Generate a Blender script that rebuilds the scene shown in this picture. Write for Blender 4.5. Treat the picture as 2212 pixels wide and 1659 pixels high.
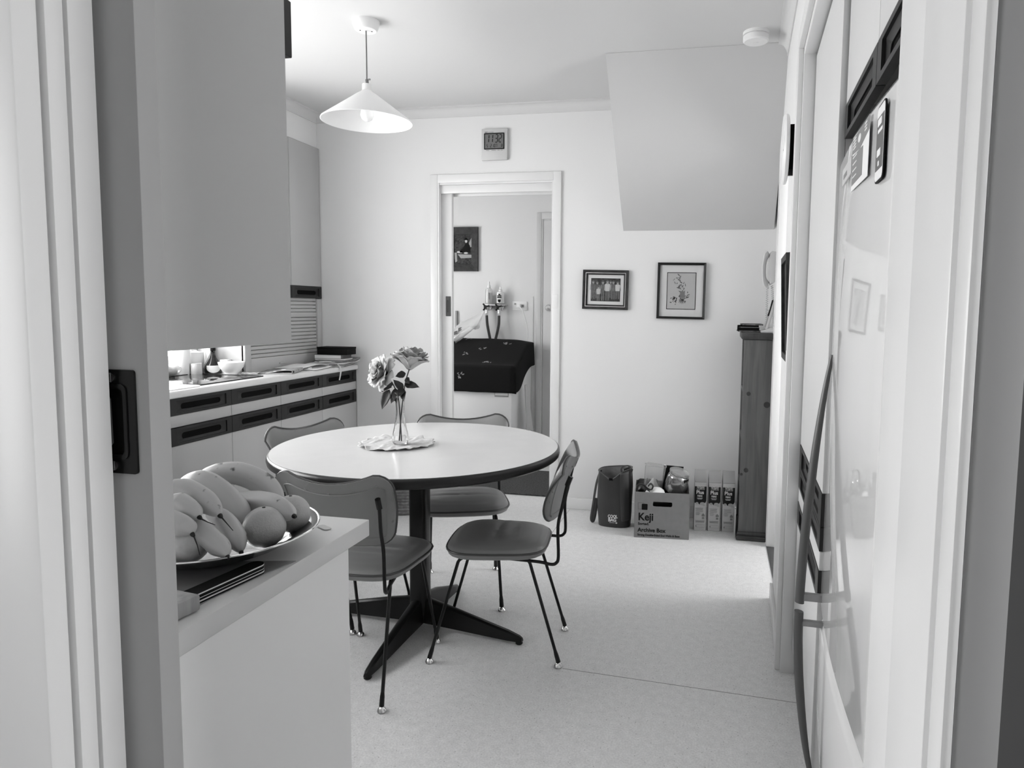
import bpy, bmesh, math, random
from mathutils import Matrix, Vector, Euler
random.seed(7)
PI = math.pi
SC = bpy.context.scene
COL = SC.collection
for o in list(bpy.data.objects):
    bpy.data.objects.remove(o)

# ------------------------------------------------------------------ camera
cd = bpy.data.cameras.new('camera'); cam = bpy.data.objects.new('camera', cd); COL.objects.link(cam)
YAW, PITCH, ROLL = 0.205835, 0.08613774, 0.01283544
fwd = Vector((-math.sin(YAW)*math.cos(PITCH), math.cos(YAW)*math.cos(PITCH), -math.sin(PITCH)))
r0 = Vector((math.cos(YAW), math.sin(YAW), 0)); u0 = r0.cross(fwd)
c_, s_ = math.cos(ROLL), math.sin(ROLL)
rt = c_*r0 + s_*u0; up = -s_*r0 + c_*u0
mw = Matrix.Identity(4)
for i in range(3):
    mw[i][0], mw[i][1], mw[i][2] = rt[i], up[i], -fwd[i]
mw[0][3], mw[1][3], mw[2][3] = 0, 0, 1.33
cam.matrix_world = mw
cd.sensor_fit = 'HORIZONTAL'; cd.sensor_width = 36.0
cd.lens = 1491.585/2212*36.0
cd.shift_x = -134.09/2212; cd.shift_y = -33.08/2212
cd.clip_start = 0.02; cd.clip_end = 200
SC.camera = cam

# ------------------------------------------------------------------ world, daylight, exposure
wd = bpy.data.worlds.new('overcast_sky'); SC.world = wd; wd.use_nodes = True
bgn = wd.node_tree.nodes['Background']
bgn.inputs[0].default_value = (1, 1, 1, 1); bgn.inputs[1].default_value = 10.2
def portal(name, loc, direction, w, h):
    ld = bpy.data.lights.new(name, 'AREA'); ld.shape = 'RECTANGLE'; ld.size = w; ld.size_y = h
    ld.cycles.is_portal = True
    lo = bpy.data.objects.new(name, ld); COL.objects.link(lo)
    lo.location = loc; lo.rotation_euler = Vector(direction).to_track_quat('-Z', 'Y').to_euler()
# window openings: kitchen (left wall), camera room (left wall), laundry (left wall), side hall (far end)
KW = (1.10, 3.56, 0.98, 2.04)      # y0 y1 z0 z1
CW = (-0.95, -0.20, 0.80, 2.05)
LW = (4.62, 5.36, 1.0, 2.2)
HW = (3.22, 3.96, 0.50, 2.20)
NFILL = (-0.12, 0.45, 0.60, 2.15)      # unseen opening added in the near room's right wall to lighten the jambs
portal('daylight_kitchen', (-3.13, (KW[0]+KW[1])/2, (KW[2]+KW[3])/2), (1, 0, 0), KW[1]-KW[0], KW[3]-KW[2])
portal('daylight_near_room', (-1.62, (CW[0]+CW[1])/2, (CW[2]+CW[3])/2), (1, 0, 0), CW[1]-CW[0], CW[3]-CW[2])
portal('daylight_laundry', (-3.3, (LW[0]+LW[1])/2, (LW[2]+LW[3])/2), (1, 0, 0), LW[1]-LW[0], LW[3]-LW[2])
portal('added_fill_near_right', (1.84, (NFILL[0]+NFILL[1])/2, (NFILL[2]+NFILL[3])/2), (-1, 0, 0), NFILL[1]-NFILL[0], NFILL[3]-NFILL[2])
portal('daylight_hall', (1.78, (HW[0]+HW[1])/2, (HW[2]+HW[3])/2), (-1, 0, 0), HW[1]-HW[0], HW[3]-HW[2])
vs = SC.view_settings
vs.view_transform = 'Standard'; vs.look = 'None'; vs.gamma = 1.0; vs.use_curve_mapping = False
vs.exposure = 0.52
SC.cycles.max_bounces = 12; SC.cycles.diffuse_bounces = 8; SC.cycles.glossy_bounces = 5
SC.cycles.transmission_bounces = 8; SC.cycles.transparent_max_bounces = 12
SC.cycles.caustics_reflective = False; SC.cycles.caustics_refractive = False
SC.cycles.sample_clamp_indirect = 8
SC.cycles.use_denoising = True

# ------------------------------------------------------------------ materials
def mat(name, g, rough=0.6, metal=0.0, noise=0.0, nscale=20.0, bump=0.0, bscale=200.0, coat=0.0, spec=0.5, sheen=0.0, stretch=None):
    m = bpy.data.materials.new(name); m.use_nodes = True
    nt = m.node_tree; b = nt.nodes['Principled BSDF']
    if not isinstance(g, tuple): g = (g, g, g)
    b.inputs['Base Color'].default_value = (*g, 1)
    b.inputs['Roughness'].default_value = rough; b.inputs['Metallic'].default_value = metal
    b.inputs['Specular IOR Level'].default_value = spec
    b.inputs['Coat Weight'].default_value = coat; b.inputs['Coat Roughness'].default_value = 0.08
    b.inputs['Sheen Weight'].default_value = sheen
    if noise or bump:
        tc = nt.nodes.new('ShaderNodeTexCoord'); src = tc.outputs['Object']
        if stretch:
            mp = nt.nodes.new('ShaderNodeMapping'); mp.inputs['Scale'].default_value = stretch
            nt.links.new(src, mp.inputs[0]); src = mp.outputs[0]
    if noise:
        n = nt.nodes.new('ShaderNodeTexNoise'); n.inputs['Scale'].default_value = nscale; n.inputs['Detail'].default_value = 6
        nt.links.new(src, n.inputs['Vector'])
        r = nt.nodes.new('ShaderNodeMapRange'); r.inputs[1].default_value = 0.3; r.inputs[2].default_value = 0.7
        r.inputs[3].default_value = 1-noise; r.inputs[4].default_value = 1+noise
        nt.links.new(n.outputs[0], r.inputs[0])
        mx = nt.nodes.new('ShaderNodeMix'); mx.data_type = 'RGBA'; mx.blend_type = 'MULTIPLY'; mx.inputs[0].default_value = 1
        mx.inputs[6].default_value = (*g, 1)
        nt.links.new(r.outputs[0], mx.inputs[7]); nt.links.new(mx.outputs[2], b.inputs['Base Color'])
    if bump:
        n2 = nt.nodes.new('ShaderNodeTexNoise'); n2.inputs['Scale'].default_value = bscale; n2.inputs['Detail'].default_value = 4
        nt.links.new(src, n2.inputs['Vector'])
        bp = nt.nodes.new('ShaderNodeBump'); bp.inputs['Strength'].default_value = bump; bp.inputs['Distance'].default_value = 0.002
        nt.links.new(n2.outputs[0], bp.inputs['Height']); nt.links.new(bp.outputs[0], b.inputs['Normal'])
    return m
def clear_mat(name, tint=1.0, gloss=0.08, rough=0.02, diff=0.0, dcol=0.8):
    m = bpy.data.materials.new(name); m.use_nodes = True
    nt = m.node_tree; nt.nodes.remove(nt.nodes['Principled BSDF']); out = nt.nodes['Material Output']
    t = nt.nodes.new('ShaderNodeBsdfTransparent'); t.inputs[0].default_value = (tint, tint, tint, 1)
    g = nt.nodes.new('ShaderNodeBsdfGlossy'); g.inputs['Roughness'].default_value = rough
    lw = nt.nodes.new('ShaderNodeLayerWeight'); lw.inputs[0].default_value = 0.35
    mr = nt.nodes.new('ShaderNodeMapRange'); mr.inputs[3].default_value = gloss*0.5; mr.inputs[4].default_value = min(1, gloss*6)
    nt.links.new(lw.outputs['Facing'], mr.inputs[0])
    mx = nt.nodes.new('ShaderNodeMixShader'); nt.links.new(mr.outputs[0], mx.inputs[0])
    nt.links.new(t.outputs[0], mx.inputs[1]); nt.links.new(g.outputs[0], mx.inputs[2])
    last = mx
    if diff:
        d = nt.nodes.new('ShaderNodeBsdfDiffuse'); d.inputs[0].default_value = (dcol, dcol, dcol, 1)
        m2 = nt.nodes.new('ShaderNodeMixShader'); m2.inputs[0].default_value = diff
        nt.links.new(mx.outputs[0], m2.inputs[1]); nt.links.new(d.outputs[0], m2.inputs[2]); last = m2
    nt.links.new(last.outputs[0], out.inputs[0])
    return m
def glass_mat(name):
    m = bpy.data.materials.new(name); m.use_nodes = True; b = m.node_tree.nodes['Principled BSDF']
    b.inputs['Base Color'].default_value = (.95, .95, .95, 1); b.inputs['Roughness'].default_value = 0.0; b.inputs['Transmission Weight'].default_value = 1; b.inputs['IOR'].default_value = 1.45
    return m
def floor_mat():
    m = mat('speckled_vinyl', 0.68, 0.42)
    nt = m.node_tree; b = nt.nodes['Principled BSDF']
    tc = nt.nodes.new('ShaderNodeTexCoord')
    def nz(scale, lo, hi, a, c, det=3):
        n = nt.nodes.new('ShaderNodeTexNoise'); n.inputs['Scale'].default_value = scale; n.inputs['Detail'].default_value = det
        nt.links.new(tc.outputs['Object'], n.inputs['Vector'])
        r = nt.nodes.new('ShaderNodeMapRange'); r.inputs[1].default_value = lo; r.inputs[2].default_value = hi
        r.inputs[3].default_value = a; r.inputs[4].default_value = c
        nt.links.new(n.outputs[0], r.inputs[0]); return r.outputs[0]
    def mul(p, q):
        k = nt.nodes.new('ShaderNodeMath'); k.operation = 'MULTIPLY'
        nt.links.new(p, k.inputs[0]); nt.links.new(q, k.inputs[1]); return k.outputs[0]
    v = nt.nodes.new('ShaderNodeTexVoronoi'); v.inputs['Scale'].default_value = 55
    nt.links.new(tc.outputs['Object'], v.inputs['Vector'])
    r = nt.nodes.new('ShaderNodeMapRange'); r.inputs[1].default_value = 0.06; r.inputs[2].default_value = 0.11
    r.inputs[3].default_value = 0.42; r.inputs[4].default_value = 1.0; nt.links.new(v.outputs['Distance'], r.inputs[0])
    f = mul(mul(nz(170, .35, .65, .9, 1.08), nz(35, .3, .7, .94, 1.05)), r.outputs[0])
    k = nt.nodes.new('ShaderNodeMath'); k.operation = 'MULTIPLY'; k.inputs[1].default_value = 0.68
    nt.links.new(f, k.inputs[0]); nt.links.new(k.outputs[0], b.inputs['Base Color'])
    return m
def wood_mat(name, g):
    m = mat(name, g, 0.45, noise=0.0)
    nt = m.node_tree; b = nt.nodes['Principled BSDF']
    tc = nt.nodes.new('ShaderNodeTexCoord'); mp = nt.nodes.new('ShaderNodeMapping'); mp.inputs['Scale'].default_value = (14, 14, 1.0)
    nt.links.new(tc.outputs['Object'], mp.inputs[0])
    n = nt.nodes.new('ShaderNodeTexNoise'); n.inputs['Scale'].default_value = 3; n.inputs['Detail'].default_value = 5; n.inputs['Distortion'].default_value = 0.8
    nt.links.new(mp.outputs[0], n.inputs['Vector'])
    r = nt.nodes.new('ShaderNodeValToRGB'); r.color_ramp.elements[0].position = 0.3; r.color_ramp.elements[1].position = 0.72
    r.color_ramp.elements[0].color = (g*0.72,)*3 + (1,); r.color_ramp.elements[1].color = (g*1.22,)*3 + (1,)
    nt.links.new(n.outputs[0], r.inputs[0]); nt.links.new(r.outputs[0], b.inputs['Base Color'])
    return m
def banana_mat():
    m = mat('banana_peel', 0.54, 0.45)
    nt = m.node_tree; b = nt.nodes['Principled BSDF']
    tc = nt.nodes.new('ShaderNodeTexCoord')
    n = nt.nodes.new('ShaderNodeTexNoise'); n.inputs['Scale'].default_value = 38; n.inputs['Detail'].default_value = 5
    nt.links.new(tc.outputs['Object'], n.inputs['Vector'])
    r = nt.nodes.new('ShaderNodeValToRGB'); r.color_ramp.elements[0].position = 0.33; r.color_ramp.elements[1].position = 0.385
    r.color_ramp.elements[0].color = (.13, .13, .13, 1); r.color_ramp.elements[1].color = (.54, .54, .54, 1)
    nt.links.new(n.outputs[0], r.inputs[0]); nt.links.new(r.outputs[0], b.inputs['Base Color'])
    return m

M = dict(
    archshade=mat('shade_toned_architrave', 0.33, 0.6), wallshade=mat('shade_toned_near_wall', 0.12, 0.8), soffit=mat('soffit_paint', 0.53, 0.85), nearwall=mat('near_room_paint', 0.42, 0.8),
    wall=mat('wall_paint', 0.72, 0.75, bump=0.05, bscale=90), ceil=mat('ceiling_paint', 0.61, 0.85, bump=0.05, bscale=70),
    trim=mat('gloss_white_trim', 0.72, 0.35, bump=0.08, bscale=40), jamb=mat('jamb_paint', 0.74, 0.4, bump=0.1, bscale=30),
    door=mat('grey_white_door', 0.40, 0.5, bump=0.08, bscale=40), floor=floor_mat(),
    lam=mat('pale_laminate', 0.42, 0.35), lam2=mat('white_laminate', 0.62, 0.35), benchlam=mat('bench_laminate', 0.88, 0.35), worktop=mat('worktop_laminate', 0.70, 0.28),
    cabin=mat('cabinet_end_laminate', 0.58, 0.55), dark=mat('dark_brown_rail', 0.016, 0.45, spec=0.35), black=mat('black_void', 0.003, 0.8, spec=0.1),
    blackmetal=mat('black_enamel', 0.006, 0.3, spec=0.3), chrome=mat('chrome', 0.75, 0.12, 1.0), steel=mat('brushed_steel', 0.6, 0.22, 1.0),
    vinyl=mat('grey_vinyl', 0.22, 0.36, bump=0.15, bscale=260), vinyl2=mat('dark_vinyl_piping', 0.05, 0.4),
    tabletop=mat('table_laminate', 0.66, 0.22, noise=0.02, nscale=8), tableedge=mat('dark_table_edge', 0.014, 0.28, spec=0.4),
    white=mat('white_plastic', 0.78, 0.4), cream=mat('cream_plastic', 0.52, 0.4), greyp=mat('grey_plastic', 0.3, 0.45),
    shade=mat('opal_shade', 0.86, 0.3), brass=mat('dull_brass', 0.2, 0.35, 0.7), bulb=mat('pearl_bulb', 0.9, 0.2),
    lcd=mat('lcd_panel', 0.13, 0.25), ink=mat('black_ink', 0.006, 0.6, spec=0.12), inkg=mat('grey_ink', 0.2, 0.6), paper=mat('white_paper', 0.75, 0.8),
    mount=mat('picture_mount', 0.72, 0.8), artpaper=mat('art_paper', 0.5, 0.8), blackframe=mat('black_frame', 0.008, 0.4, spec=0.3),
    woodframe=mat('dark_wood_frame', 0.026, 0.5, noise=0.5, nscale=30, spec=0.25), pine=wood_mat('dark_pine', 0.085), darkpine=wood_mat('darker_pine', 0.03), knot=mat('pine_knot', 0.02, 0.5),
    bag=mat('black_vinyl_bag', 0.028, 0.38, bump=0.1, bscale=120), lining=mat('grey_lining', 0.16, 0.5, noise=0.15, nscale=40), strapm=mat('webbing', 0.02, 0.7),
    card=mat('kraft_card', 0.175, 0.8, noise=0.05, nscale=30), clear=clear_mat('clear_plastic', 0.9, 0.12, 0.05, 0.12, .7), tissue=mat('tissue', 0.6, 0.9, bump=0.6, bscale=60),
    foil=mat('shiny_wrap', 0.35, 0.14, 0.8, bump=0.8, bscale=24), carton=mat('carton_pale', 0.50, 0.5), cartondark=mat('carton_dark', 0.010, 0.5, spec=0.2), cartontop=mat('carton_top', 0.36, 0.5),
    glass=glass_mat('vase_glass'), pane=clear_mat('window_glass', 0.97, 0.04, 0.0), screenglass=clear_mat('picture_glass', 0.97, 0.03, 0.02),
    petal=mat('rose_petal', 0.50, 0.6, noise=0.12, nscale=30), leaf=mat('rose_leaf', 0.022, 0.45, noise=0.2, nscale=40), stem=mat('rose_stem', 0.03, 0.5),
    lace=mat('crumpled_cloth', 0.60, 0.9, noise=0.12, nscale=60, bump=0.4, bscale=150), banana=banana_mat(), bananatip=mat('banana_tip', 0.012, 0.7),
    orange=mat('fruit_skin', 0.46, 0.4, noise=0.1, nscale=25, bump=0.25, bscale=300), applem=mat('pale_fruit_skin', 0.62, 0.38, noise=0.25, nscale=45), platter=mat('silver_platter', 0.45, 0.09, 1.0),
    steelmirror=mat('mirror_glass_hob', 0.02, 0.04, 0.0, spec=0.9), bottle=mat('dark_bottle', 0.008, 0.08), lblwhite=mat('label_white', 0.7, 0.6), news=mat('newsprint', 0.30, 0.85, noise=0.35, nscale=60),
    news2=mat('newsprint_dark', 0.22, 0.85, noise=0.5, nscale=45), bookdark=mat('book_cover', 0.09, 0.5), blackbox=mat('black_box', 0.004, 0.65, spec=0.12), fridge=mat('fridge_enamel', 0.65, 0.025, coat=0.0),
    handle=mat('grey_handle', 0.075, 0.4), cloth=mat('black_cloth', 0.010, 0.9, spec=0.15, bump=0.2, bscale=200), embro=mat('embroidery', 0.28, 0.8), mat_=mat('door_mat', 0.05, 0.95, noise=0.6, nscale=90, bump=1.0, bscale=240),
    hose=mat('rubber_hose', 0.03, 0.5), towel=mat('pale_towel', 0.55, 0.95, bump=0.4, bscale=180), bagp=clear_mat('plastic_bag', 0.96, 0.12, 0.12, 0.33, 0.85), wm=mat('washer_enamel', 0.86, 0.3),
    wicker=mat('wicker', 0.14, 0.7, noise=0.4, nscale=40), timber=wood_mat('dark_floor_timber', 0.05), palewood=wood_mat('pale_block', 0.36), lwall=mat('laundry_wall_paint', 0.72, 0.75), ldoor=mat('laundry_door_paint', 0.6, 0.5),
    photo_bg=mat('photo_dark', 0.035, 0.5, noise=0.9, nscale=70, spec=0.2), skin=mat('photo_light', 0.32, 0.6), mid=mat('photo_mid', 0.12, 0.6, noise=0.3, nscale=60), photow=mat('photo_white', 0.55, 0.6),
    matte_mat=mat('bench_mat', 0.30, 0.3),
)

# ------------------------------------------------------------------ mesh helpers
def frame(o, ux, uy):
    ux = Vector(ux).normalized(); uy = Vector(uy).normalized(); uz = ux.cross(uy)
    m = Matrix.Identity(4)
    for i in range(3):
        m[i][0], m[i][1], m[i][2], m[i][3] = ux[i], uy[i], uz[i], o[i]
    return m
def rrect(w, h, r, n=4, c=(0, 0)):
    r = max(min(r, w/2-1e-5, h/2-1e-5), 1e-4); P = []
    for cx, cy, a0 in ((w/2-r, h/2-r, 0), (-w/2+r, h/2-r, PI/2), (-w/2+r, -h/2+r, PI), (w/2-r, -h/2+r, 1.5*PI)):
        for i in range(n+1):
            a = a0 + PI/2*i/n; P.append((c[0]+cx+r*math.cos(a), c[1]+cy+r*math.sin(a)))
    return P
def circle(r, n=24, c=(0, 0)):
    return [(c[0]+r*math.cos(2*PI*i/n), c[1]+r*math.sin(2*PI*i/n)) for i in range(n)]
def spline(pts, n=6):
    P = [Vector(p) for p in pts]; out = []
    for i in range(len(P)-1):
        a = P[max(i-1, 0)]; b = P[i]; c = P[i+1]; d = P[min(i+2, len(P)-1)]
        for k in range(n):
            t = k/n
            out.append(0.5*((2*b)+(c-a)*t+(2*a-5*b+4*c-d)*t*t+(3*b-a-3*c+d)*t**3))
    out.append(P[-1]); return out
class B:
    def __init__(s): s.bm = bmesh.new()
    def _t(s, vs, m):
        if m is not None:
            for v in vs: v.co = m @ v.co
    def box(s, a, b, bev=0.0, m=None, seg=2):
        r = bmesh.ops.create_cube(s.bm, size=1.0); vs = r['verts']
        for v in vs:
            v.co = Vector(((a[i]+b[i])/2 + v.co[i]*(b[i]-a[i]) for i in range(3)))
        if bev > 0:
            es = list({e for v in vs for e in v.link_edges})
            q = bmesh.ops.bevel(s.bm, geom=es, offset=bev, segments=seg, affect='EDGES', profile=0.5)
            vs = list({v for f in q['faces'] for v in f.verts} | {v for v in vs if v.is_valid})
        s._t(vs, m); return s
    def tube(s, pts, r, n=10, cap=True, flat=None, m=None):
        P = [Vector(p) for p in pts]; k = len(P); R = r if isinstance(r, (list, tuple)) else [r]*k
        T = [(P[min(i+1, k-1)]-P[max(i-1, 0)]).normalized() for i in range(k)]
        u = T[0].orthogonal().normalized(); rings = []
        for i in range(k):
            u = (u - T[i]*u.dot(T[i])).normalized(); w = T[i].cross(u)
            if flat: u2, w2 = u*flat[0], w*flat[1]
            else: u2, w2 = u, w
            rings.append([s.bm.verts.new(P[i]+R[i]*(u2*math.cos(2*PI*j/n)+w2*math.sin(2*PI*j/n))) for j in range(n)])
        for i in range(k-1):
            for j in range(n):
                s.bm.faces.new((rings[i][j], rings[i][(j+1) % n], rings[i+1][(j+1) % n], rings[i+1][j]))
        if cap:
            s.bm.faces.new(rings[0][::-1]); s.bm.faces.new(rings[-1])
        s._t([v for q in rings for v in q], m); return s
    def lathe(s, prof, n=32, m=None, sq=None, wave=None):
        rings = []
        for (r, z) in prof:
            ring = []
            for j in range(n):
                a = 2*PI*j/n; rr = r*(1+(wave(a, z) if wave else 0))
                ring.append(s.bm.verts.new((rr*math.cos(a)*(sq[0] if sq else 1), rr*math.sin(a)*(sq[1] if sq else 1), z)))
            rings.append(ring)
        for i in range(len(rings)-1):
            for j in range(n):
                s.bm.faces.new((rings[i][j], rings[i][(j+1) % n], rings[i+1][(j+1) % n], rings[i+1][j]))
        if prof[0][0] > 1e-4: s.bm.faces.new(rings[0][::-1])
        if prof[-1][0] > 1e-4: s.bm.faces.new(rings[-1])
        s._t([v for q in rings for v in q], m)
        return s
    def prism(s, pts, z0, z1, m=None):
        a = [s.bm.verts.new((x, y, z0)) for x, y in pts]; b = [s.bm.verts.new((x, y, z1)) for x, y in pts]; n = len(pts)
        s.bm.faces.new(a[::-1]); s.bm.faces.new(b)
        for i in range(n): s.bm.faces.new((a[i], a[(i+1) % n], b[(i+1) % n], b[i]))
        s._t(a+b, m); return s
    def ring(s, o, i_, z0, z1, m=None, zi=None):
        n = len(o); L = []
        for P, z in ((o, z0), (o, z1), (i_, z1 if zi is None else zi), (i_, z0)):
            L.append([s.bm.verts.new((x, y, z)) for x, y in P])
        for k in range(4):
            p, q = L[k], L[(k+1) % 4]
            for j in range(n): s.bm.faces.new((p[j], p[(j+1) % n], q[(j+1) % n], q[j]))
        s._t([v for q in L for v in q], m); return s
    def grid(s, fn, nu, nv, closeu=False, m=None):
        V = [[s.bm.verts.new(fn(i/nu, j/nv)) for i in range(nu if closeu else nu+1)] for j in range(nv+1)]
        w = len(V[0])
        for j in range(nv):
            for i in range(nu):
                s.bm.faces.new((V[j][i], V[j][(i+1) % w], V[j+1][(i+1) % w], V[j+1][i]))
        s._t([v for q in V for v in q], m); return s
    def text(s, body, size, m, depth=0.0004, align='LEFT', sx=1.0, bold=0.0):
        cu = bpy.data.curves.new('txt', 'FONT'); cu.body = body; cu.size = size; cu.extrude = depth; cu.align_x = align
        cu.offset = bold; cu.resolution_u = 3
        ob = bpy.data.objects.new('txt', cu); COL.objects.link(ob)
        dg = bpy.context.evaluated_depsgraph_get(); dg.update()
        me = bpy.data.meshes.new_from_object(ob.evaluated_get(dg))
        me.transform(m @ Matrix.Diagonal((sx, 1, 1, 1)))
        s.bm.from_mesh(me)
        bpy.data.objects.remove(ob); bpy.data.curves.remove(cu); bpy.data.meshes.remove(me); return s
    def obj(s, name, mt, parent=None, ang=35, loc=None, **kw):
        bmesh.ops.recalc_face_normals(s.bm, faces=s.bm.faces)
        me = bpy.data.meshes.new(name); s.bm.to_mesh(me); s.bm.free()
        for p in me.polygons: p.use_smooth = True
        me.set_sharp_from_angle(angle=math.radians(ang))
        me.materials.append(mt)
        if getattr(s, 'second', None): me.materials.append(s.second)
        o = bpy.data.objects.new(name, me); COL.objects.link(o)
        if parent is not None: o.parent = parent
        if loc: o.location = loc
        for k, v in kw.items(): o[k] = v
        return o
def solidify(o, t, off=0.0):
    md = o.modifiers.new('thickness', 'SOLIDIFY'); md.thickness = t; md.offset = off; return o
def thing(name, label, cat, loc=(0, 0, 0), rz=0.0, group=None):
    o = bpy.data.objects.new(name, None); COL.objects.link(o); o.empty_display_size = 0.05
    o.location = loc; o.rotation_euler = (0, 0, rz); o['label'] = label; o['category'] = cat
    if group: o['group'] = group
    return o
def tag(o, label, cat, group=None):
    o['label'] = label; o['category'] = cat
    if group: o['group'] = group
    return o
def struct(o): o['kind'] = 'structure'; return o
def setting(name, b, mt, **k): return struct(b.obj(name, mt, **k))
def dup(root, loc, rz, label, group=None):
    r = root.copy(); COL.objects.link(r); r.location = loc; r.rotation_euler = (0, 0, rz); r['label'] = label
    if group: r['group'] = group
    for ch in list(root.children):
        c = ch.copy(); COL.objects.link(c); c.parent = r
        for g in list(ch.children):
            d = g.copy(); COL.objects.link(d); d.parent = c
    return r
RW = -0.03249                     # the right-hand wall runs 1.9 degrees off the left one
RM = Matrix.Translation((0.175, 0, 0)) @ Matrix.Rotation(RW, 4, 'Z')
def rloc(x, y, z=0): return tuple(RM @ Vector((x, y, z)))
CZ = 2.645                        # ceiling height
BY = 4.429                        # back wall
exec_parts = []

# ================================================================== ROOM SHELL
b = B(); b.box((-3.3, -2.4, -0.06), (1.9, 6.25, 0.0)); fl = setting('floor', b, M['floor'])
seam = B()
seam.box((-0.53, 2.3985, 0.0), (0.33, 2.4005, 0.0006), m=Matrix.Translation((0, 0, 0)) )
seam.bm.transform(Matrix.Translation((-0.515, 2.40, 0)) @ Matrix.Rotation(math.radians(-2.6), 4, 'Z') @ Matrix.Translation((0.515, -2.40, 0)))
seam.box((-0.9375, 3.7, 0.0), (-0.9355, 4.40, 0.0006))
struct(seam.obj('seam', M['inkg'], parent=fl))
b = B(); b.box((0.30, 3.24, 0.0), (1.75, 3.97, 0.004)); setting('floor.001', b, M['timber'])
b = B(); b.box((-3.3, -2.4, CZ), (1.9, 6.25, CZ+0.08)); setting('ceiling', b, M['ceil'])
def wall_with_hole_x(bb, x0, x1, y0, y1, z0, z1, h):
    bb.box((x0, y0, z0), (x1, h[0], z1)); bb.box((x0, h[1], z0), (x1, y1, z1))
    bb.box((x0, h[0], z0), (x1, h[1], h[2])); bb.box((x0, h[0], h[3]), (x1, h[1], z1))
b = B(); wall_with_hole_x(b, -3.20, -3.08, 0.62, BY, 0, CZ, KW); setting('wall_left', b, M['wall'])
# back wall: two skins on the left of the doorway so that the sliding door has its pocket
b = B()
b.box((-3.2, BY, 0), (-1.87, BY+0.03, CZ)); b.box((-3.2, BY+0.075, 0), (-1.87, BY+0.105, CZ))
b.box((-1.075, BY, 0), (1.0, BY+0.105, CZ)); b.box((-1.87, BY, 2.155), (-1.075, BY+0.105, CZ))
setting('wall_back', b, M['wall'])
# right-hand wall in its own frame
b = B()
b.box((0.0, 2.60, 0), (0.75, 3.24, CZ)); b.box((0.0, 3.24, 2.11), (0.10, 3.984, CZ)); b.box((0.006, 3.984, 0), (0.12, BY+0.05, CZ))
b.box((0.0, 0.70, 2.25), (0.75, 2.60, CZ)); b.box((0.70, 0.70, 0), (0.78, 2.60, 2.25))
b.bm.transform(RM); setting('wall_right', b, M['wall'])
# stair underside coming through the ceiling
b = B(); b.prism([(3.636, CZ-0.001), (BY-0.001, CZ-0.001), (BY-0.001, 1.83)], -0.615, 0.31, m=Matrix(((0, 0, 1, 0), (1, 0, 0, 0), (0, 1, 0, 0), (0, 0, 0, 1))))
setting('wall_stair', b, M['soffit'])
# wall between this room and the kitchen
b = B()
b.box((-3.2, 0.519, 0), (-0.60, 0.57, CZ)); b.box((-3.2, 0.62, 0), (-0.648, 0.70, CZ))
b.box((0.168, 0.519, 0), (1.7, 0.70, CZ)); b.box((-0.60, 0.519, 2.10), (0.168, 0.70, CZ))
setting('wall_front', b, M['wall'])
b = B()                                  # left jamb: two boards with a groove
b.box((-0.61, 0.5435, 0), (-0.588, 0.5705, 2.10), 0.0015); b.box((-0.61, 0.521, 0), (-0.588, 0.5395, 2.10), 0.0015)
b.box((-0.655, 0.494, 0), (-0.592, 0.5185, 2.14), 0.003)
setting('trim_1', b, M['jamb'])
b = B()                                  # right jamb: board, groove, rounded architrave
b.box((0.157, 0.531, 0), (0.18, 0.633, 2.10), 0.002); b.box((0.1605, 0.634, 0), (0.185, 0.731, 2.10), 0.002)
b.box((0.164, 0.514, 0), (0.18, 0.531, 2.10)); b.box((0.1555, 0.487, 0), (0.1635, 0.515, 2.14), 0.003)
setting('trim_2', b, M['trim'])
b = B(); b.box((-0.61, 0.4945, 2.10), (0.19, 0.5185, 2.15), 0.003); b.box((-0.59, 0.52, 2.085), (0.165, 0.57, 2.10)); setting('trim_3', b, M['trim'])
b = B(); b.box((0.1637, 0.490, 0), (0.1925, 0.5185, 2.14), 0.001); setting('trim_14', b, M['archshade'])  # grey colour stands in for shade on the architrave's camera-side face
b = B(); b.box((0.1927, 0.512, 0), (1.7, 0.5187, CZ)); setting('wall_near_front_shade', b, M['wallshade'])  # thin skin, its dark colour paints the shade on the near wall
# near room the photograph is taken from
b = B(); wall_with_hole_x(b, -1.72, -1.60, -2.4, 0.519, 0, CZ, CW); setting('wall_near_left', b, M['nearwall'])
b = B(); wall_with_hole_x(b, 1.7, 1.82, -2.4, 0.519, 0, CZ, NFILL); setting('wall_near_right', b, M['nearwall'])
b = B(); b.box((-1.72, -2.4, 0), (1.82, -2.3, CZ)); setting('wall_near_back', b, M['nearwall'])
# laundry
b = B(); wall_with_hole_x(b, -3.25, -3.2, BY+0.1, 6.1, 0, CZ, LW); setting('wall_laundry_left', b, M['lwall'])
b = B(); b.box((-3.25, 6.1, 0), (-0.2, 6.2, CZ)); setting('wall_laundry_back', b, M['lwall'])
b = B(); b.box((-0.60, BY+0.1, 0), (-0.5, 6.1, CZ)); setting('wall_laundry_right', b, M['lwall'])
b = B()
b.box((-2.43, 6.094, 0.40), (-1.66, 6.1, 1.44)); setting('trim_4', b, M['lwall'])      # splash panel behind the taps
# side hall
b = B()
b.box((0.30, 3.99, 0), (1.75, 4.05, CZ)); b.box((0.92, 3.14, 0), (1.75, 3.22, CZ))
b.box((1.75, 3.14, 0), (1.81, 4.05, HW[2])); b.box((1.75, 3.14, HW[3]), (1.81, 4.05, CZ))
setting('wall_hall', b, M['wall'])
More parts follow.
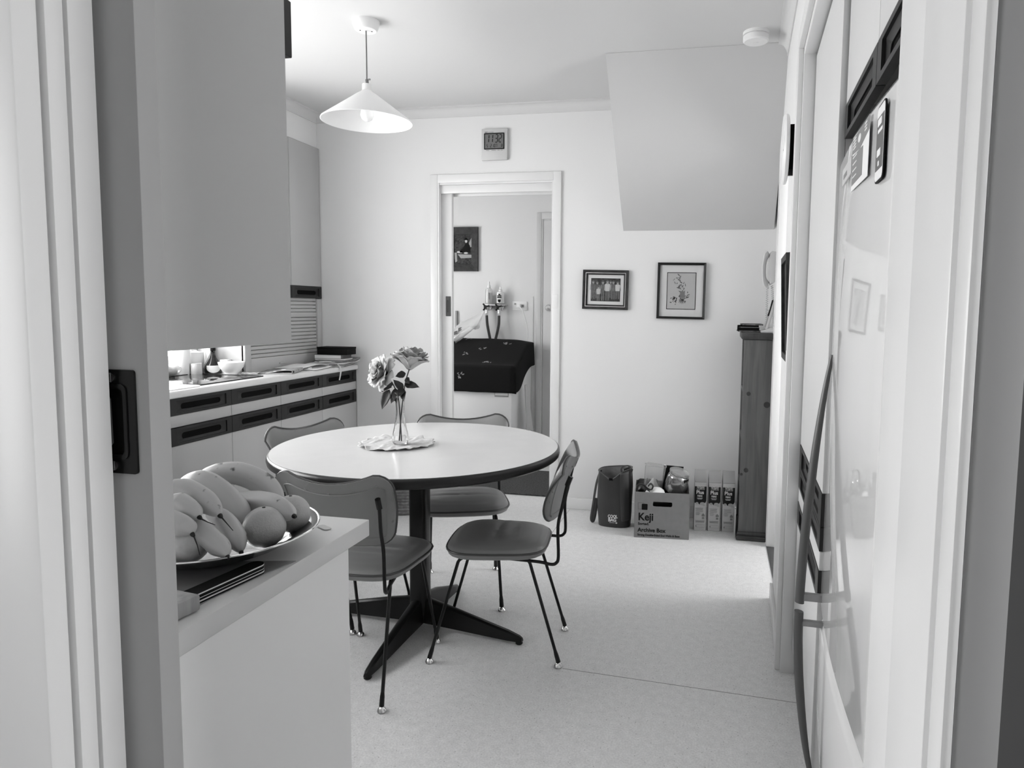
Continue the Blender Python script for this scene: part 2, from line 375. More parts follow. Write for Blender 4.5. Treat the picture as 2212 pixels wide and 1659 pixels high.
# windows
def window(n, x, w, x_in, nm):
    y0, y1, z0, z1 = w
    fr = B(); my = (y0+y1)/2; t = 0.045
    for a, c in (((y0, z0), (y1, z0+t)), ((y0, z1-t), (y1, z1)), ((y0, z0+t), (y0+t, z1-t)), ((y1-t, z0+t), (y1, z1-t)), ((my-t/2, z0+t), (my+t/2, z1-t))):
        fr.box((x-0.02, a[0], a[1]), (x+0.02, c[0], c[1]), 0.003)
    f = setting('window_%d' % n, fr, M['trim'])
    for a, c in ((y0+t, my-t/2), (my+t/2, y1-t)):
        p = B(); p.box((x-0.002, a, z0+t), (x+0.002, c, z1-t)); p.obj('pane', M['pane'], parent=f)
    return f
window(1, -3.15, KW, -3.08, 'kitchen'); window(2, -1.66, CW, -1.6, 'near'); window(3, -3.225, LW, -3.2, 'laundry'); window(4, 1.78, HW, 1.75, 'hall'); window(5, 1.77, NFILL, 1.7, 'near right')  # last window is an unseen addition that lights the left jamb
b = B(); b.box((-3.12, KW[0]-0.03, KW[2]-0.03), (-3.02, KW[1]+0.03, KW[2]), 0.004); setting('trim_5', b, M['trim'])
# cornices
def cornice(nm, p0, p1, inward, s=0.05, h=0.055):
    d = (Vector(p1)-Vector(p0)); L = d.length; d.normalize(); q = Vector(inward)
    prof = [(0, -h-0.006), (0.006, -h-0.006), (0.006, -h)] + [(0.006+(s-0.012)*(1-math.cos(a)), -h+(h-0.008)*math.sin(a)) for a in [PI/2*i/6 for i in range(1, 7)]] + [(s, -0.008), (s, 0), (0, 0)]
    m = Matrix.Identity(4)
    for i in range(3):
        m[i][0], m[i][1], m[i][2], m[i][3] = q[i], (0, 0, 1)[i], d[i], p0[i]
    bb = B(); bb.prism(prof, 0, L, m=m); return setting(nm, bb, M['ceil'], ang=50)
cornice('trim_6', (-2.77, BY, CZ), (-0.615, BY, CZ), (0, -1, 0))
cornice('trim_7', (-2.77, 3.62, CZ), (-2.77, BY, CZ), (1, 0, 0))
cornice('trim_8', rloc(0, 1.0, CZ), rloc(0, 3.66, CZ), tuple(RM.to_3x3() @ Vector((-1, 0, 0))))
b = B(); b.box((-3.08, 3.62, 2.42), (-2.77, BY, CZ)); setting('wall_bulkhead', b, M['wall'])
b = B(); b.box((-1.02, BY-0.014, 0), (0.20, BY, 0.075), 0.004); setting('baseboard_back', b, M['trim'])
b = B(); b.box((-0.014, 2.61, 0), (0, 3.24, 0.075), 0.003); b.bm.transform(RM); setting('baseboard_right', b, M['trim'])
# side doorway trim: far casing board facing the room and the alcove casing
b = B(); b.box((-0.004, 3.955, 0.004), (0.045, 3.984, 2.11), 0.003); b.box((-0.004, 3.24, 2.06), (0.045, 3.955, 2.11), 0.003); b.bm.transform(RM); setting('trim_9', b, M['trim'])
b = B()
b.box((-0.018, 2.575, 0), (0.0, 2.64, 2.295), 0.003); b.box((0.0, 2.56, 0), (0.05, 2.598, 2.25), 0.002)
b.box((-0.018, 0.75, 2.235), (0.0, 2.575, 2.295), 0.003); b.box((0.0, 0.75, 2.21), (0.05, 2.56, 2.249), 0.002)
b.bm.transform(RM); setting('trim_10', b, M['trim'])
# door frame in the back wall
b = B()
b.box((-1.924, BY-0.016, 0), (-1.872, BY-0.001, 2.212), 0.003); b.box((-1.074, BY-0.016, 0), (-1.022, BY-0.001, 2.212), 0.003)
b.box((-1.872, BY-0.016, 2.158), (-1.074, BY-0.001, 2.212), 0.003)
b.box((-1.876, BY-0.012, 0), (-1.862, BY+0.028, 2.158)); b.box((-1.083, BY-0.012, 0), (-1.07, BY+0.11, 2.158)); b.box((-1.862, BY-0.005, 2.146), (-1.083, BY+0.11, 2.158))
b.box((-1.862, BY+0.012, 2.092), (-1.083, BY+0.026, 2.146), 0.002); b.box((-1.862, BY+0.08, 2.082), (-1.083, BY+0.10, 2.146), 0.002)
dfr = setting('trim_11', b, M['trim'])
b = B(); b.box((-2.62, BY+0.036, 0.008), (-1.79, BY+0.070, 2.13), 0.002); d2 = setting('door_2', b, M['trim'])
def flush_pull(parent, o, w, h, m, screws=True):
    q = B(); q.ring(rrect(w, h, w*0.06), rrect(w*0.62, h*0.70, w*0.12), 0, 0.0025, m=m); q.ring(rrect(w*0.66, h*0.73, w*0.13), rrect(w*0.52, h*0.64, w*0.10), 0.0005, 0.0038, m=m)
    q.prism(rrect(w*0.9, h*0.9, 0.002), 0.0, 0.0006, m=m)
    pl = q.obj('flush_pull', M['blackmetal'], parent=parent)
    t = B(); t.tube([m @ Vector((-w*0.2, h*0.30, 0.003)), m @ Vector((-w*0.02, h*0.22, 0.0045)), m @ Vector((-w*0.0, -h*0.20, 0.0045)), m @ Vector((-w*0.22, -h*0.32, 0.003))], w*0.03, n=6)
    t.obj('finger_grip', M['vinyl2'], parent=pl)
    if screws:
        for sy in (-1, 1):
            z = B(); z.prism(circle(w*0.09, 14, (w*0.0, sy*h*0.425)), 0.002, 0.0036, m=m); z.box((-w*0.012, sy*h*0.425-w*0.085, 0.0036), (w*0.012, sy*h*0.425+w*0.085, 0.0040), m=m)
            z.obj('screw', M['steel'], parent=pl)
    return pl
flush_pull(d2, None, 0.036, 0.135, frame((-1.816, BY+0.0355, 1.338), (1, 0, 0), (0, 0, 1)), screws=False)
b = B(); b.box((-1.074, BY-0.0185, 1.335), (-1.038, BY-0.016, 1.425), 0.001); b.box((-1.064, BY-0.0195, 1.368), (-1.048, BY-0.0185, 1.39)); sp = struct(b.obj('strike_plate', M['white'], parent=dfr))
# near sliding door, mostly inside its pocket
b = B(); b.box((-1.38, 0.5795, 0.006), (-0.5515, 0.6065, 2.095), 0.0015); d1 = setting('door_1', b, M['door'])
flush_pull(d1, None, 0.054, 0.105, frame((-0.593, 0.5793, 1.2115), (1, 0, 0), (0, 0, 1)))
# laundry door
b = B()
b.box((-1.63, 6.085, 0), (-1.585, 6.1, 2.187), 0.003); b.box((-1.585, 6.085, 2.13), (-0.7, 6.1, 2.187), 0.003)
b.box((-1.585, 6.09, 0), (-1.572, 6.1, 2.13))
setting('trim_12', b, M['ldoor'])
b = B(); b.box((-1.567, 6.092, 0.01), (-0.76, 6.1, 2.118), 0.002); d3 = setting('door_3', b, M['ldoor'])
b = B(); b.lathe([(0.031, 0), (0.031, 0.006), (0.012, 0.010), (0.012, 0.03), (0.028, 0.040), (0.030, 0.052), (0.022, 0.064), (0.0, 0.067)], 20, m=frame((-1.505, 6.092, 1.338), (1, 0, 0), (0, 0, 1)))
b.obj('door_knob', M['steel'], parent=d3)

# ================================================================== LEFT CABINETS
LX = -2.49
def rail_mesh(w, h, m, slot_l=0.16, slot_r=0.07, vertical=True):
    """dark pull rail: stepped frame with a recessed finger slot, local x along the rail, y up, z out"""
    q = B(); t = 0.018
    o = rrect(w, h, 0.0015, 3); sw = w*(1-slot_l-slot_r)*0.82; cx = w*(slot_l-slot_r)/2*0.6
    i1 = rrect(w*0.80, h*0.70, 0.004, 3, (cx*0.5, 0)); q.ring(o, i1, 0, t, m=m)
    i2 = rrect(sw, h*0.36, h*0.175, 3, (cx, -h*0.03)); q.ring(rrect(w*0.82, h*0.73, 0.004, 3, (cx*0.5, 0)), i2, 0, t-0.006, m=m, zi=t-0.012)
    n0 = len(q.bm.faces); q.prism(rrect(w*0.9, h*0.9, 0.002, 3), 0, 0.002, m=m); q.bm.faces.ensure_lookup_table()
    for f_ in q.bm.faces[n0:]: f_.material_index = 1
    q.second = M['black']; return q  # black back plate paints in the shade inside the slot
seams = [2.29, 2.72, 3.148, 3.566, 3.997, 4.421]
for i in range(5):
    y0, y1 = seams[i], seams[i+1]; w = y1-y0; yc = (y0+y1)/2
    lab = ['grey base cabinet under the sink, hidden behind the near door', 'base cabinet with dark rails nearest the camera, below the sink and hob',
           'base cabinet with dark rails, second from the near door, under the white bowl', 'base cabinet with dark rails below the newspapers, third from the near door', 'last base cabinet with dark rails, against the back wall by the doorway'][i]
    cab = thing('base_cabinet', lab, 'cabinet', (LX-0.3, yc, 0), group='grey base cabinets with dark pull rails along the left wall')
    q = B(); q.box((-0.28, -w/2, 0.10), (0.281, w/2, 0.885)); q.box((-0.28, -w/2, 0.0), (0.23, w/2, 0.10)); q.obj('body', M['lam'], parent=cab)
    for nm, za, zb, ra, rb in (('drawer', 0.751, 0.887, 0.806, 0.886), ('door', 0.105, 0.747, 0.661, 0.746)):
        q = B(); q.box((0.282, -w/2+0.0015, za), (0.299, w/2-0.0015, ra-0.001), 0.001); dr = q.obj(nm, M['lam'], parent=cab)
        q = rail_mesh(w-0.003, rb-ra, frame((0.283, 0, (ra+rb)/2), (0, 1, 0), (0, 0, 1))); q.obj('pull_rail', M['dark'], parent=dr, label='dark brown pull rail with a recessed finger slot')
cab = thing('corner_cabinet', 'plain grey base cabinet in the corner beside the bench, behind the near door', 'cabinet', (-2.77, 1.78, 0))
q = B(); q.box((-0.30, -0.49, 0), (0.28, 0.505, 0.885)); q.obj('body', M['lam'], parent=cab)
q = B(); q.box((0.281, -0.12, 0.105), (0.297, 0.50, 0.80), 0.001); q.obj('door', M['lam'], parent=cab)
q = B(); q.box((-3.078, 1.22, 0.888), (-2.475, BY-0.002, 0.9235), 0.008); wt = q.obj('worktop', M['worktop'], ang=50); tag(wt, 'pale worktop running along the left wall under the window', 'worktop')
q = B(); q.box((LX-0.30, 4.4225, 0.0), (LX+0.002, BY-0.001, 0.885)); e = q.obj('filler_strip', M['lam']); struct(e); e.name = 'trim_13'
# hob and sink set into the worktop
hob = thing('glass_hob', 'glossy black glass hob reflecting the bottle and bowl on the left worktop', 'hob', (-2.76, 3.17, 0.9236))
q = B(); q.box((-0.22, -0.19, 0.0), (0.22, 0.30, 0.005), 0.001); q.obj('glass_plate', M['steelmirror'], parent=hob)
q = B(); q.ring(rrect(0.452, 0.502, 0.006, 3, (0, 0.055)), rrect(0.438, 0.488, 0.004, 3, (0, 0.055)), 0, 0.0056); q.obj('rim', M['blackmetal'], parent=hob)
snk = thing('sink', 'white sink with rounded corners at the near end of the left worktop', 'sink', (-2.76, 2.66, 0.9236))
q = B(); q.ring(rrect(0.50, 0.84, 0.03, 5, (0.01, -0.12)), rrect(0.41, 0.36, 0.06, 5, (0.01, 0.08)), 0, 0.006); q.prism(rrect(0.42, 0.37, 0.05, 5, (0.01, 0.08)), 0.0001, 0.0012); q.obj('rim', M['white'], parent=snk)
q = B(); q.tube(spline([(-0.20, -0.12, 0.004), (-0.20, -0.12, 0.16), (-0.15, -0.12, 0.20), (-0.05, -0.12, 0.17)], 5), 0.012, n=10); q.obj('tap', M['chrome'], parent=snk)
# wall cupboard and roller-shutter appliance cupboard
cab = thing('wall_cupboard', 'grey wall cupboard with a dark pull rail in the far left corner', 'cupboard', (-2.915, 4.02, 1.38))
q = B(); q.box((-0.165, -0.40, 0.0), (0.146, 0.404, 1.032)); q.obj('body', M['lam'], parent=cab)
for k, (a, c) in enumerate(((-0.40, 0.055), (0.058, 0.404))):
    q = B(); q.box((0.147, a, 0.083), (0.165, c, 1.032), 0.002); dr = q.obj('door', M['lam'], parent=cab)
    q = rail_mesh(c-a, 0.081, frame((0.149, (a+c)/2, 0.0415), (0, 1, 0), (0, 0, 1))); q.obj('pull_rail', M['dark'], parent=dr, label='dark brown pull rail with a recessed finger slot')
tam = thing('roller_shutter_cupboard', 'pale roller shutter cupboard of thin slats standing on the left worktop in the corner', 'cupboard', (-2.915, 4.02, 0.9236))
q = B()
q.box((-0.16, -0.413, 0), (0.15, -0.397, 0.452)); q.box((0.140, -0.413, 0), (0.165, -0.360, 0.452), 0.001); q.box((0.140, 0.352, 0), (0.165, 0.404, 0.452), 0.001)
q.box((-0.16, 0.388, 0), (0.15, 0.404, 0.452)); q.box((0.10, -0.36, 0.0), (0.130, 0.352, 0.452)); q.obj('carcass', M['lam'], parent=tam)
q = B(); q.box((0.138, -0.36, 0.0), (0.157, 0.352, 0.082), 0.002); q.box((0.157, -0.08, 0.032), (0.164, 0.0, 0.040), 0.002); q.obj('bottom_rail', M['lam'], parent=tam)
zz = 0.084; pitch = 0.0245; n = 0; smesh = None
while zz < 0.445:
    if smesh is None:
        q = B(); q.box((0.136, -0.36, 0.0), (0.154, 0.352, pitch-0.0032), 0.0035, seg=1); s0 = q.obj('slat', M['lam'], parent=tam, loc=(0, 0, zz)); smesh = s0.data
    elif n == 10:
        q = B(); q.box((0.138, -0.36, zz), (0.160, 0.352, zz+pitch+0.008), 0.003); q.obj('middle_rail', M['lam'], parent=tam); zz += 0.010
    else:
        s1 = bpy.data.objects.new('slat', smesh); COL.objects.link(s1); s1.parent = tam; s1.location = (0, 0, zz)
    zz += pitch; n += 1

# ================================================================== NEAR BENCH AND CUPBOARD OVER IT
bn = thing('breakfast_bench', 'white laminate bench end in the foreground carrying the fruit platter', 'bench', (-1.75, 0.95, 0))
q = B(); q.box((-1.32, -0.248, 0.888), (1.10, 0.246, 0.920), 0.0015); q.obj('bench_top', M['worktop'], parent=bn)
q = B(); q.box((1.078, -0.248, 0.0), (1.0985, 0.171, 0.8875), 0.001); q.obj('end_panel', M['benchlam'], parent=bn)
q = B(); q.box((-1.32, -0.248, 0.0), (1.0775, 0.15, 0.8875)); q.obj('body', M['lam'], parent=bn)
uc = thing('bench_cupboard', 'large grey cupboard hanging over the bench, seen from its plain end', 'cupboard', (-1.40, 0.84, 1.273))
q = B(); q.box((0.0, -0.139, 0.0), (0.75, 0.121, 1.368), 0.001); q.obj('body', M['cabin'], parent=uc)
for a, c in ((0.0, 0.372), (0.376, 0.748)):
    q = B(); q.box((a, 0.1215, 0.52), (c, 0.138, 1.35), 0.001); dr = q.obj('door', M['cabin'], parent=uc)
    q = rail_mesh(c-a, 0.083, frame(((a+c)/2, 0.1225, 0.4755), (-1, 0, 0), (0, 0, 1))); q.bm.transform(Matrix.Translation((0, 0, 0))); q.obj('pull_rail', M['dark'], parent=dr)
    q = B(); q.box((a, 0.1215, 0.002), (c, 0.1215+0.0005, 0.43)); q.obj('lower_door', M['cabin'], parent=uc)

# ================================================================== TABLE
TX, TY, TZ, TR = -1.19, 2.61, 0.765, 0.577
tb = thing('dining_table', 'round dining table with white top, dark edge and black four-armed pedestal', 'table', (TX, TY, 0))
q = B(); q.lathe([(0.0, TZ-0.004), (0.0, TZ-0.004), (TR-0.010, TZ-0.004), (TR-0.009, TZ-0.0002), (TR-0.012, TZ), (0.0, TZ)], 96); q.obj('tabletop', M['tabletop'], parent=tb)
q = B(); q.lathe([(TR-0.0085, TZ-0.001), (TR-0.003, TZ-0.004), (TR, TZ-0.010), (TR+0.001, TZ-0.020), (TR-0.002, TZ-0.032), (TR-0.010, TZ-0.038), (TR-0.05, TZ-0.038), (TR-0.05, TZ-0.004), (TR-0.0085, TZ-0.004)], 96); q.obj('edge_band', M['tableedge'], parent=tb)
q = B(); q.lathe([(0.0, TZ-0.030), (TR-0.051, TZ-0.030), (TR-0.051, TZ-0.0045), (0, TZ-0.0045)], 64); q.obj('core', M['tableedge'], parent=tb)
q = B(); q.prism(rrect(0.075, 0.075, 0.022, 4), 0.035, TZ-0.031); q.prism(rrect(0.28, 0.28, 0.03, 4), TZ-0.040, TZ-0.0305); q.obj('column', M['blackmetal'], parent=tb)
for px_, py_ in ((-1.196, 2.16), (-0.727, 2.544), (-1.172, 2.982), (-1.645, 2.64)):
    d = Vector((px_-TX, py_-TY, 0)); L = d.length; m = frame((0, 0, 0), d, (-d.y, d.x, 0))
    q = B(); bm = q.bm; secs = [(0.02, 0.030, 0.026, 0.125), (0.16, 0.023, 0.020, 0.100), (L-0.06, 0.017, 0.012, 0.048), (L-0.012, 0.014, 0.012, 0.034), (L, 0.010, 0.012, 0.026)]
    rings = []
    for x, hw, z0, z1 in secs:
        rings.append([bm.verts.new(m @ Vector((x, y, z))) for y, z in ((-hw, z0), (hw, z0), (hw*0.75, z1-0.006), (hw*0.35, z1), (-hw*0.35, z1), (-hw*0.75, z1-0.006))])
    for a, c in zip(rings[:-1], rings[1:]):
        for j in range(6): bm.faces.new((a[j], a[(j+1) % 6], c[(j+1) % 6], c[j]))
    bm.faces.new(rings[0][::-1]); bm.faces.new(rings[-1])
    lg = q.obj('leg', M['blackmetal'], parent=tb)
    q = B(); q.lathe([(0.012, 0.0), (0.015, 0.004), (0.013, 0.012), (0.0, 0.0125)], 14, m=Matrix.Translation(m @ Vector((L-0.014, 0, 0)))); q.obj('foot', M['blackmetal'], parent=lg)

# ================================================================== CHAIRS (local: y forward)
def make_chair():
    t = thing('dining_chair', 'x', 'chair', group='grey vinyl chairs around the round table')
    def outline(a):   # rounded trapezium seat plan
        c, s = math.cos(a), math.sin(a); n = 4.2
        k = (abs(c)**n + abs(s)**n)**(-1/n); x, y = c*k, s*k
        return x*(0.190+0.016*y), 0.192*y + 0.0 - (0.012*x*x if y > 0 else 0)
    prof = [(0.0, 0.468), (0.35, 0.467), (0.62, 0.4635), (0.82, 0.457), (0.94, 0.447), (1.0, 0.434), (1.0, 0.428), (0.975, 0.415), (0.93, 0.409), (0.0, 0.409)]
    q = B()
    def f(u, v):
        i = v*(len(prof)-1); k = min(int(i), len(prof)-2); s, z = prof[k]; s2, z2 = prof[k+1]; w = i-k
        s = s+(s2-s)*w; z = z+(z2-z)*w; x, y = outline(u*2*PI)
        dz = -0.007*math.exp(-((y*s-0.01)/0.012)**2-((x*s)/0.12)**2) - 0.005*math.exp(-((y*s+0.05)/0.01)**2-((x*s-.02)/0.10)**2) if (z > 0.45) else 0
        return Vector((x*s, y*s, z+dz))
    q.grid(f, 48, 36, closeu=True); bmesh.ops.remove_doubles(q.bm, verts=q.bm.verts, dist=1e-5)
    st = q.obj('seat', M['vinyl'], parent=t, ang=60)
    q = B(); q.tube([Vector((*outline(2*PI*i/48), 0.4335)) for i in range(49)], 0.0042, n=6, cap=False); q.obj('piping', M['vinyl2'], parent=st)
    def bp(u, v, off=0.0):
        U = math.sin((u-.5)*PI); d = max(0, (abs(U)-0.72)/0.28)
        topz = 0.768+0.030*min(abs(U)/0.72, 1)**2 - 0.055*(1-math.sqrt(max(0, 1-d*d)))
        botz = 0.552 + 0.050*(1-math.sqrt(max(0, 1-d*d)))
        z = botz+(topz-botz)*v
        x = U*(0.180+0.026*v)
        y = -0.232-0.055*v*v-0.012*v+0.042*U*U + off
        return Vector((x, y, z))
    th = 0.011
    q = B(); N, K = 24, 12
    def cushion(u, v):
        e = min(1, min(u, 1-u)*9, min(v, 1-v)*6); return 0.35+0.65*math.sqrt(max(e, 0))
    q.grid(lambda u, v: bp(u, v, th*cushion(u, v)), N, K); q.grid(lambda u, v: bp(u, v, -th*0.7), N, K)
    bm = q.bm; bm.verts.ensure_lookup_table(); W = N+1; off = W*(K+1)
    loop = [i for i in range(W)] + [W*j+N for j in range(1, K+1)] + [W*K+i for i in range(N-1, -1, -1)] + [W*j for j in range(K-1, 0, -1)]
    for a, c in zip(loop, loop[1:]+loop[:1]): bm.faces.new((bm.verts[a], bm.verts[c], bm.verts[off+c], bm.verts[off+a]))
    bk = q.obj('backrest', M['vinyl'], parent=t, ang=50)
    edge = [(i/N, 1) for i in range(N+1)] + [(1, 1-j/K) for j in range(1, K+1)] + [((N-i)/N, 0) for i in range(1, N+1)] + [(0, j/K) for j in range(1, K+1)]
    q = B(); q.tube([bp(u, v, th*0.2) for u, v in edge], 0.0045, n=6, cap=False); q.obj('piping', M['vinyl2'], parent=bk)
    q = B()                                   # folded-over vinyl border on the back, with buttons
    inn = lambda p: (0.5+math.asin(0.86*math.sin((p[0]-.5)*PI))/PI, 0.10+0.72*p[1])
    q.tube([bp(*inn(p), -th*0.7-0.0008) for p in edge], 0.0022, n=5, cap=False); q.obj('fold_seam', M['vinyl'], parent=bk)
    q = B()
    for u, v in [(0.1+0.133*i, 0.86) for i in range(7)] + [(0.905, 0.70), (0.905, 0.5), (0.905, 0.3), (0.095, 0.7), (0.095, 0.5), (0.095, 0.3), (0.2, 0.08), (0.8, 0.08)]:
        p = bp(u, v, -th*0.7-0.001); q.lathe([(0.0055, 0), (0.004, 0.0025), (0, 0.0032)], 8, m=frame(p, (-1, 0, 0), (0, 0.1, 1)))
    q.obj('studs', M['vinyl'], parent=bk, kind='stuff')
    for sx in (-1, 1):
        for pts in ([(sx*0.125, 0.02, 0.403), (sx*0.135, 0.112, 0.403), (sx*0.142, 0.135, 0.385), (sx*0.162, 0.24, 0.018)],
                    [(sx*0.125, -0.02, 0.403), (sx*0.130, -0.115, 0.403), (sx*0.135, -0.135, 0.385), (sx*0.150, -0.245, 0.018)]):
            P = [Vector(p) for p in pts]; P = P[:1]+[P[1].lerp(P[0], 0.0)]+[P[1]*0.25+P[2]*0.75+Vector((0, 0, 0.004))]+P[2:]
            q = B(); q.tube(P, 0.0062, n=8); a, c = P[-2], P[-1]; d = (c-a).normalized()
            q.tube([c-d*0.045, c-d*0.03, c], [0.0064, 0.0082, 0.0088], n=8); lg = q.obj('leg', M['blackmetal'], parent=t)
            q = B(); q.lathe([(0.0145, 0.0), (0.0165, 0.003), (0.014, 0.010), (0.008, 0.0155), (0.005, 0.019), (0, 0.019)], 16, m=Matrix.Translation((c.x, c.y, 0))); q.obj('glide', M['chrome'], parent=lg, label='chrome foot glide')
        pts = [(sx*0.130, -0.05, 0.400), (sx*0.150, -0.165, 0.400), (sx*0.160, -0.210, 0.396), (sx*0.163, -0.230, 0.403), (sx*0.164, -0.238, 0.43), (sx*0.160, -0.235, 0.54), (sx*0.158, -0.245, 0.61), (sx*0.162, -0.262, 0.69), (sx*0.163, -0.275, 0.722)]
        pts = [(x, y-0.004 - (0.004 if z > 0.55 else 0), z) for x, y, z in pts]
        q = B(); q.tube(spline(pts, 4), 0.0062, n=8); q.tube([Vector(pts[-1])-Vector((0, -0.012, 0.03)), Vector(pts[-1])+Vector((0, -0.001, 0.004))], 0.0095, n=8); q.obj('back_support', M['blackmetal'], parent=t)
    q = B(); q.box((-0.135, -0.11, 0.400), (0.135, -0.09, 0.408)); q.box((-0.135, 0.08, 0.400), (0.135, 0.10, 0.408)); q.obj('seat_bracket', M['blackmetal'], parent=t)
    return t
ch = make_chair()
ch.location = (-0.812, 2.523, 0); ch.rotation_euler = (0, 0, math.radians(98)); ch['label'] = 'grey vinyl chair on the right of the table, its creased seat in full view'
dup(ch, (-1.212, 2.235, 0), math.radians(2.8), 'grey vinyl chair nearest the camera, its studded back turned to the bench')
fc_ = dup(ch, (-1.150, 2.985, 0), math.radians(199.8), 'grey vinyl chair on the far side of the table in front of the doorway'); fc_.scale = (1.10, 1, 1)
dup(ch, (-1.592, 2.711, 0), math.radians(249), 'grey vinyl chair on the left of the table, backing onto the dark-railed cabinets')

# ================================================================== DOILY, VASE, ROSES
import mathutils.noise as MN
q = B()
def doily(u, v):
    a = u*2*PI; r = v*(0.150*(1+0.035*math.sin(a*22)*v**6+0.03*math.sin(a*3+1)))
    x, y = r*math.cos(a), r*math.sin(a)
    n = MN.noise(Vector((x*26+3, y*12, 0.3)))+0.5*MN.noise(Vector((x*60, y*30, 5)))
    z = 0.0035+0.0085*max(0, n+0.25)*min(1, v*1.3)*(1 if v > 0.28 else 0.2) + 0.003*v**8*(1+math.sin(a*11))
    return Vector((x, y, z))
q.grid(doily, 132, 22, closeu=True); do = q.obj('doily', M['lace'], loc=(-1.287, 2.60, TZ+0.0006), ang=180); solidify(do, 0.0018, 0.0)
tag(do, 'crumpled white scalloped doily lying on the round table under the vase', 'doily')
VX, VY, VZ = -1.262, 2.585, TZ+0.0072
va = thing('bud_vase', 'slim clear glass bud vase holding two roses on the doily', 'vase', (VX, VY, VZ))
wv = lambda a, z: 0.05*math.cos(6*a)*(1 if z < 0.17 else 0.4)
prof = [(0.0, 0.0), (0.026, 0.0), (0.032, 0.006), (0.0345, 0.022), (0.031, 0.045), (0.024, 0.075), (0.019, 0.105), (0.0165, 0.130), (0.017, 0.150), (0.019, 0.175), (0.0225, 0.198), (0.025, 0.212)]
prof_in = [(r-0.003 if r > 0.003 else 0, z+(0.007 if i < 2 else 0)) for i, (r, z) in enumerate(prof)]
q = B(); q.lathe(prof+[(0.0235, 0.2145)]+prof_in[::-1][:-1]+[(0.0, 0.007)], 36, wave=wv); q.obj('glass_body', M['glass'], parent=va, ang=60)
def rose(name, label, center, axis, size, stem, leaves, seed, op=1.0):
    rnd = random.Random(seed)
    base = Vector(stem[0]); t = thing(name, label, 'flower', base, group='two pale roses in the glass vase')
    q = B(); q.tube([p-base for p in spline(stem, 6)], 0.0024, n=7); q.obj('stem', M['stem'], parent=t)
    C_ = Vector(center)-base; ax = Vector(axis).normalized(); m = frame(C_, ax.orthogonal(), ax.cross(ax.orthogonal()))
    q = B(); q.lathe([(0.0, -0.006), (0.006, -0.004), (0.009, 0.004), (0.007, 0.012), (0, 0.014)], 10, m=m); q.obj('calyx', M['leaf'], parent=t)
    layers = [(3, 8, 30, .50, .42, .020), (4, 16, 30, .62, .50, .020), (5, 28, 34, .76, .55, .016), (6, 44, 40, .92, .60, .012), (6, 62, 48, 1.0, .62, .004), (7, 84, 50, .98, .60, -.004)]
    for li, (n, th0, curl, L, W, z0) in enumerate(layers):
        for k in range(n):
            ph = 2*PI*(k+0.5*li)/n+rnd.uniform(-.2, .2); l = L*size*(1+(1-op)*1.1*max(0, 1-li/4))*rnd.uniform(.92, 1.08); w = W*size*rnd.uniform(.92, 1.1)
            t0 = math.radians(th0*op+rnd.uniform(-7, 7)); cu = math.radians(curl*(.5+.5*op)+rnd.uniform(-10, 14)); skew = rnd.uniform(-.12, .12); wob = rnd.uniform(0, 6)
            def pt(u, v):
                U = u*2-1; tt = t0-0.35+ (0.55*v) + cu*max(0, v-0.55)**1.5*2.2*(1 if li > 1 else .35)
                rr = 0.006; zz = z0*0.6; steps = 10; dv = v/steps
                for i in range(steps):
                    vv = (i+.5)*dv; ta = t0-0.35+0.55*vv+cu*max(0, vv-0.55)**1.5*2.2*(1 if li > 1 else .35)
                    rr += math.sin(ta)*l*dv; zz += math.cos(ta)*l*dv
                hw = w*(0.25+0.75*math.sin(min(v*1.25, 1)*PI/2))*(1 if v < .75 else math.sqrt(max(0.02, 1-((v-.75)/.28)**2)))
                lat = U*hw*0.72; a2 = ph + skew*v
                cup = (0.22*hw if li > 2 else 0.42*hw)*U*U*(1-0.9*v) - 0.10*hw*U*U*v*v*(li > 2)
                rr -= cup; zz += 0.004*math.sin(U*5+wob)*v*v
                return m @ Vector((rr*math.cos(a2)-lat*math.sin(a2), rr*math.sin(a2)+lat*math.cos(a2), zz))
            q = B(); q.grid(pt, 12, 12); o = q.obj('petal', M['petal'], parent=t, ang=180); solidify(o, 0.0007, 0)
    for p0, p1, wd, nx in leaves:
        p0 = Vector(p0)-base; p1 = Vector(p1)-base; d = p1-p0; L = d.length; mm = frame(p0, d, Vector(nx).cross(d)); 
        def lf(u, v):
            U = u*2-1; hw = wd*math.sin(PI*min(1, v**0.8))**0.9*(1-0.25*v)*(1+.05*math.sin(v*60))
            return mm @ Vector((v*L, U*hw, 0.25*abs(U)*hw-0.10*L*v*v))
        q = B(); q.grid(lf, 6, 12); q.tube([mm @ Vector((v/8*L, 0, -0.10*L*(v/8)**2-0.0006)) for v in range(9)], 0.0007, n=5); o = q.obj('leaf', M['leaf'], parent=t, ang=180); solidify(o, 0.0006, 0)
    return t
cv = (0, -1, 0.15)
rose('rose', 'open pale rose on the left, facing the camera from the glass vase', (-1.322, 2.590, 1.060), (-0.66, -0.70, 0.30), 0.077,
     [(-1.256, 2.583, 0.785), (-1.262, 2.583, 0.90), (-1.268, 2.582, 0.96), (-1.290, 2.583, 1.015), (-1.325, 2.585, 1.056)],
     [((-1.300, 2.570, 0.995), (-1.325, 2.545, 0.918), 0.022, cv), ((-1.292, 2.574, 1.005), (-1.345, 2.57, 0.985), 0.018, (0, -.5, 1)), ((-1.280, 2.578, 1.0), (-1.262, 2.550, 0.945), 0.018, cv),
      ((-1.29, 2.578, 1.012), (-1.312, 2.55, 1.028), 0.016, cv), ((-1.272, 2.58, 0.985), (-1.283, 2.545, 0.945), 0.017, cv)], 3)
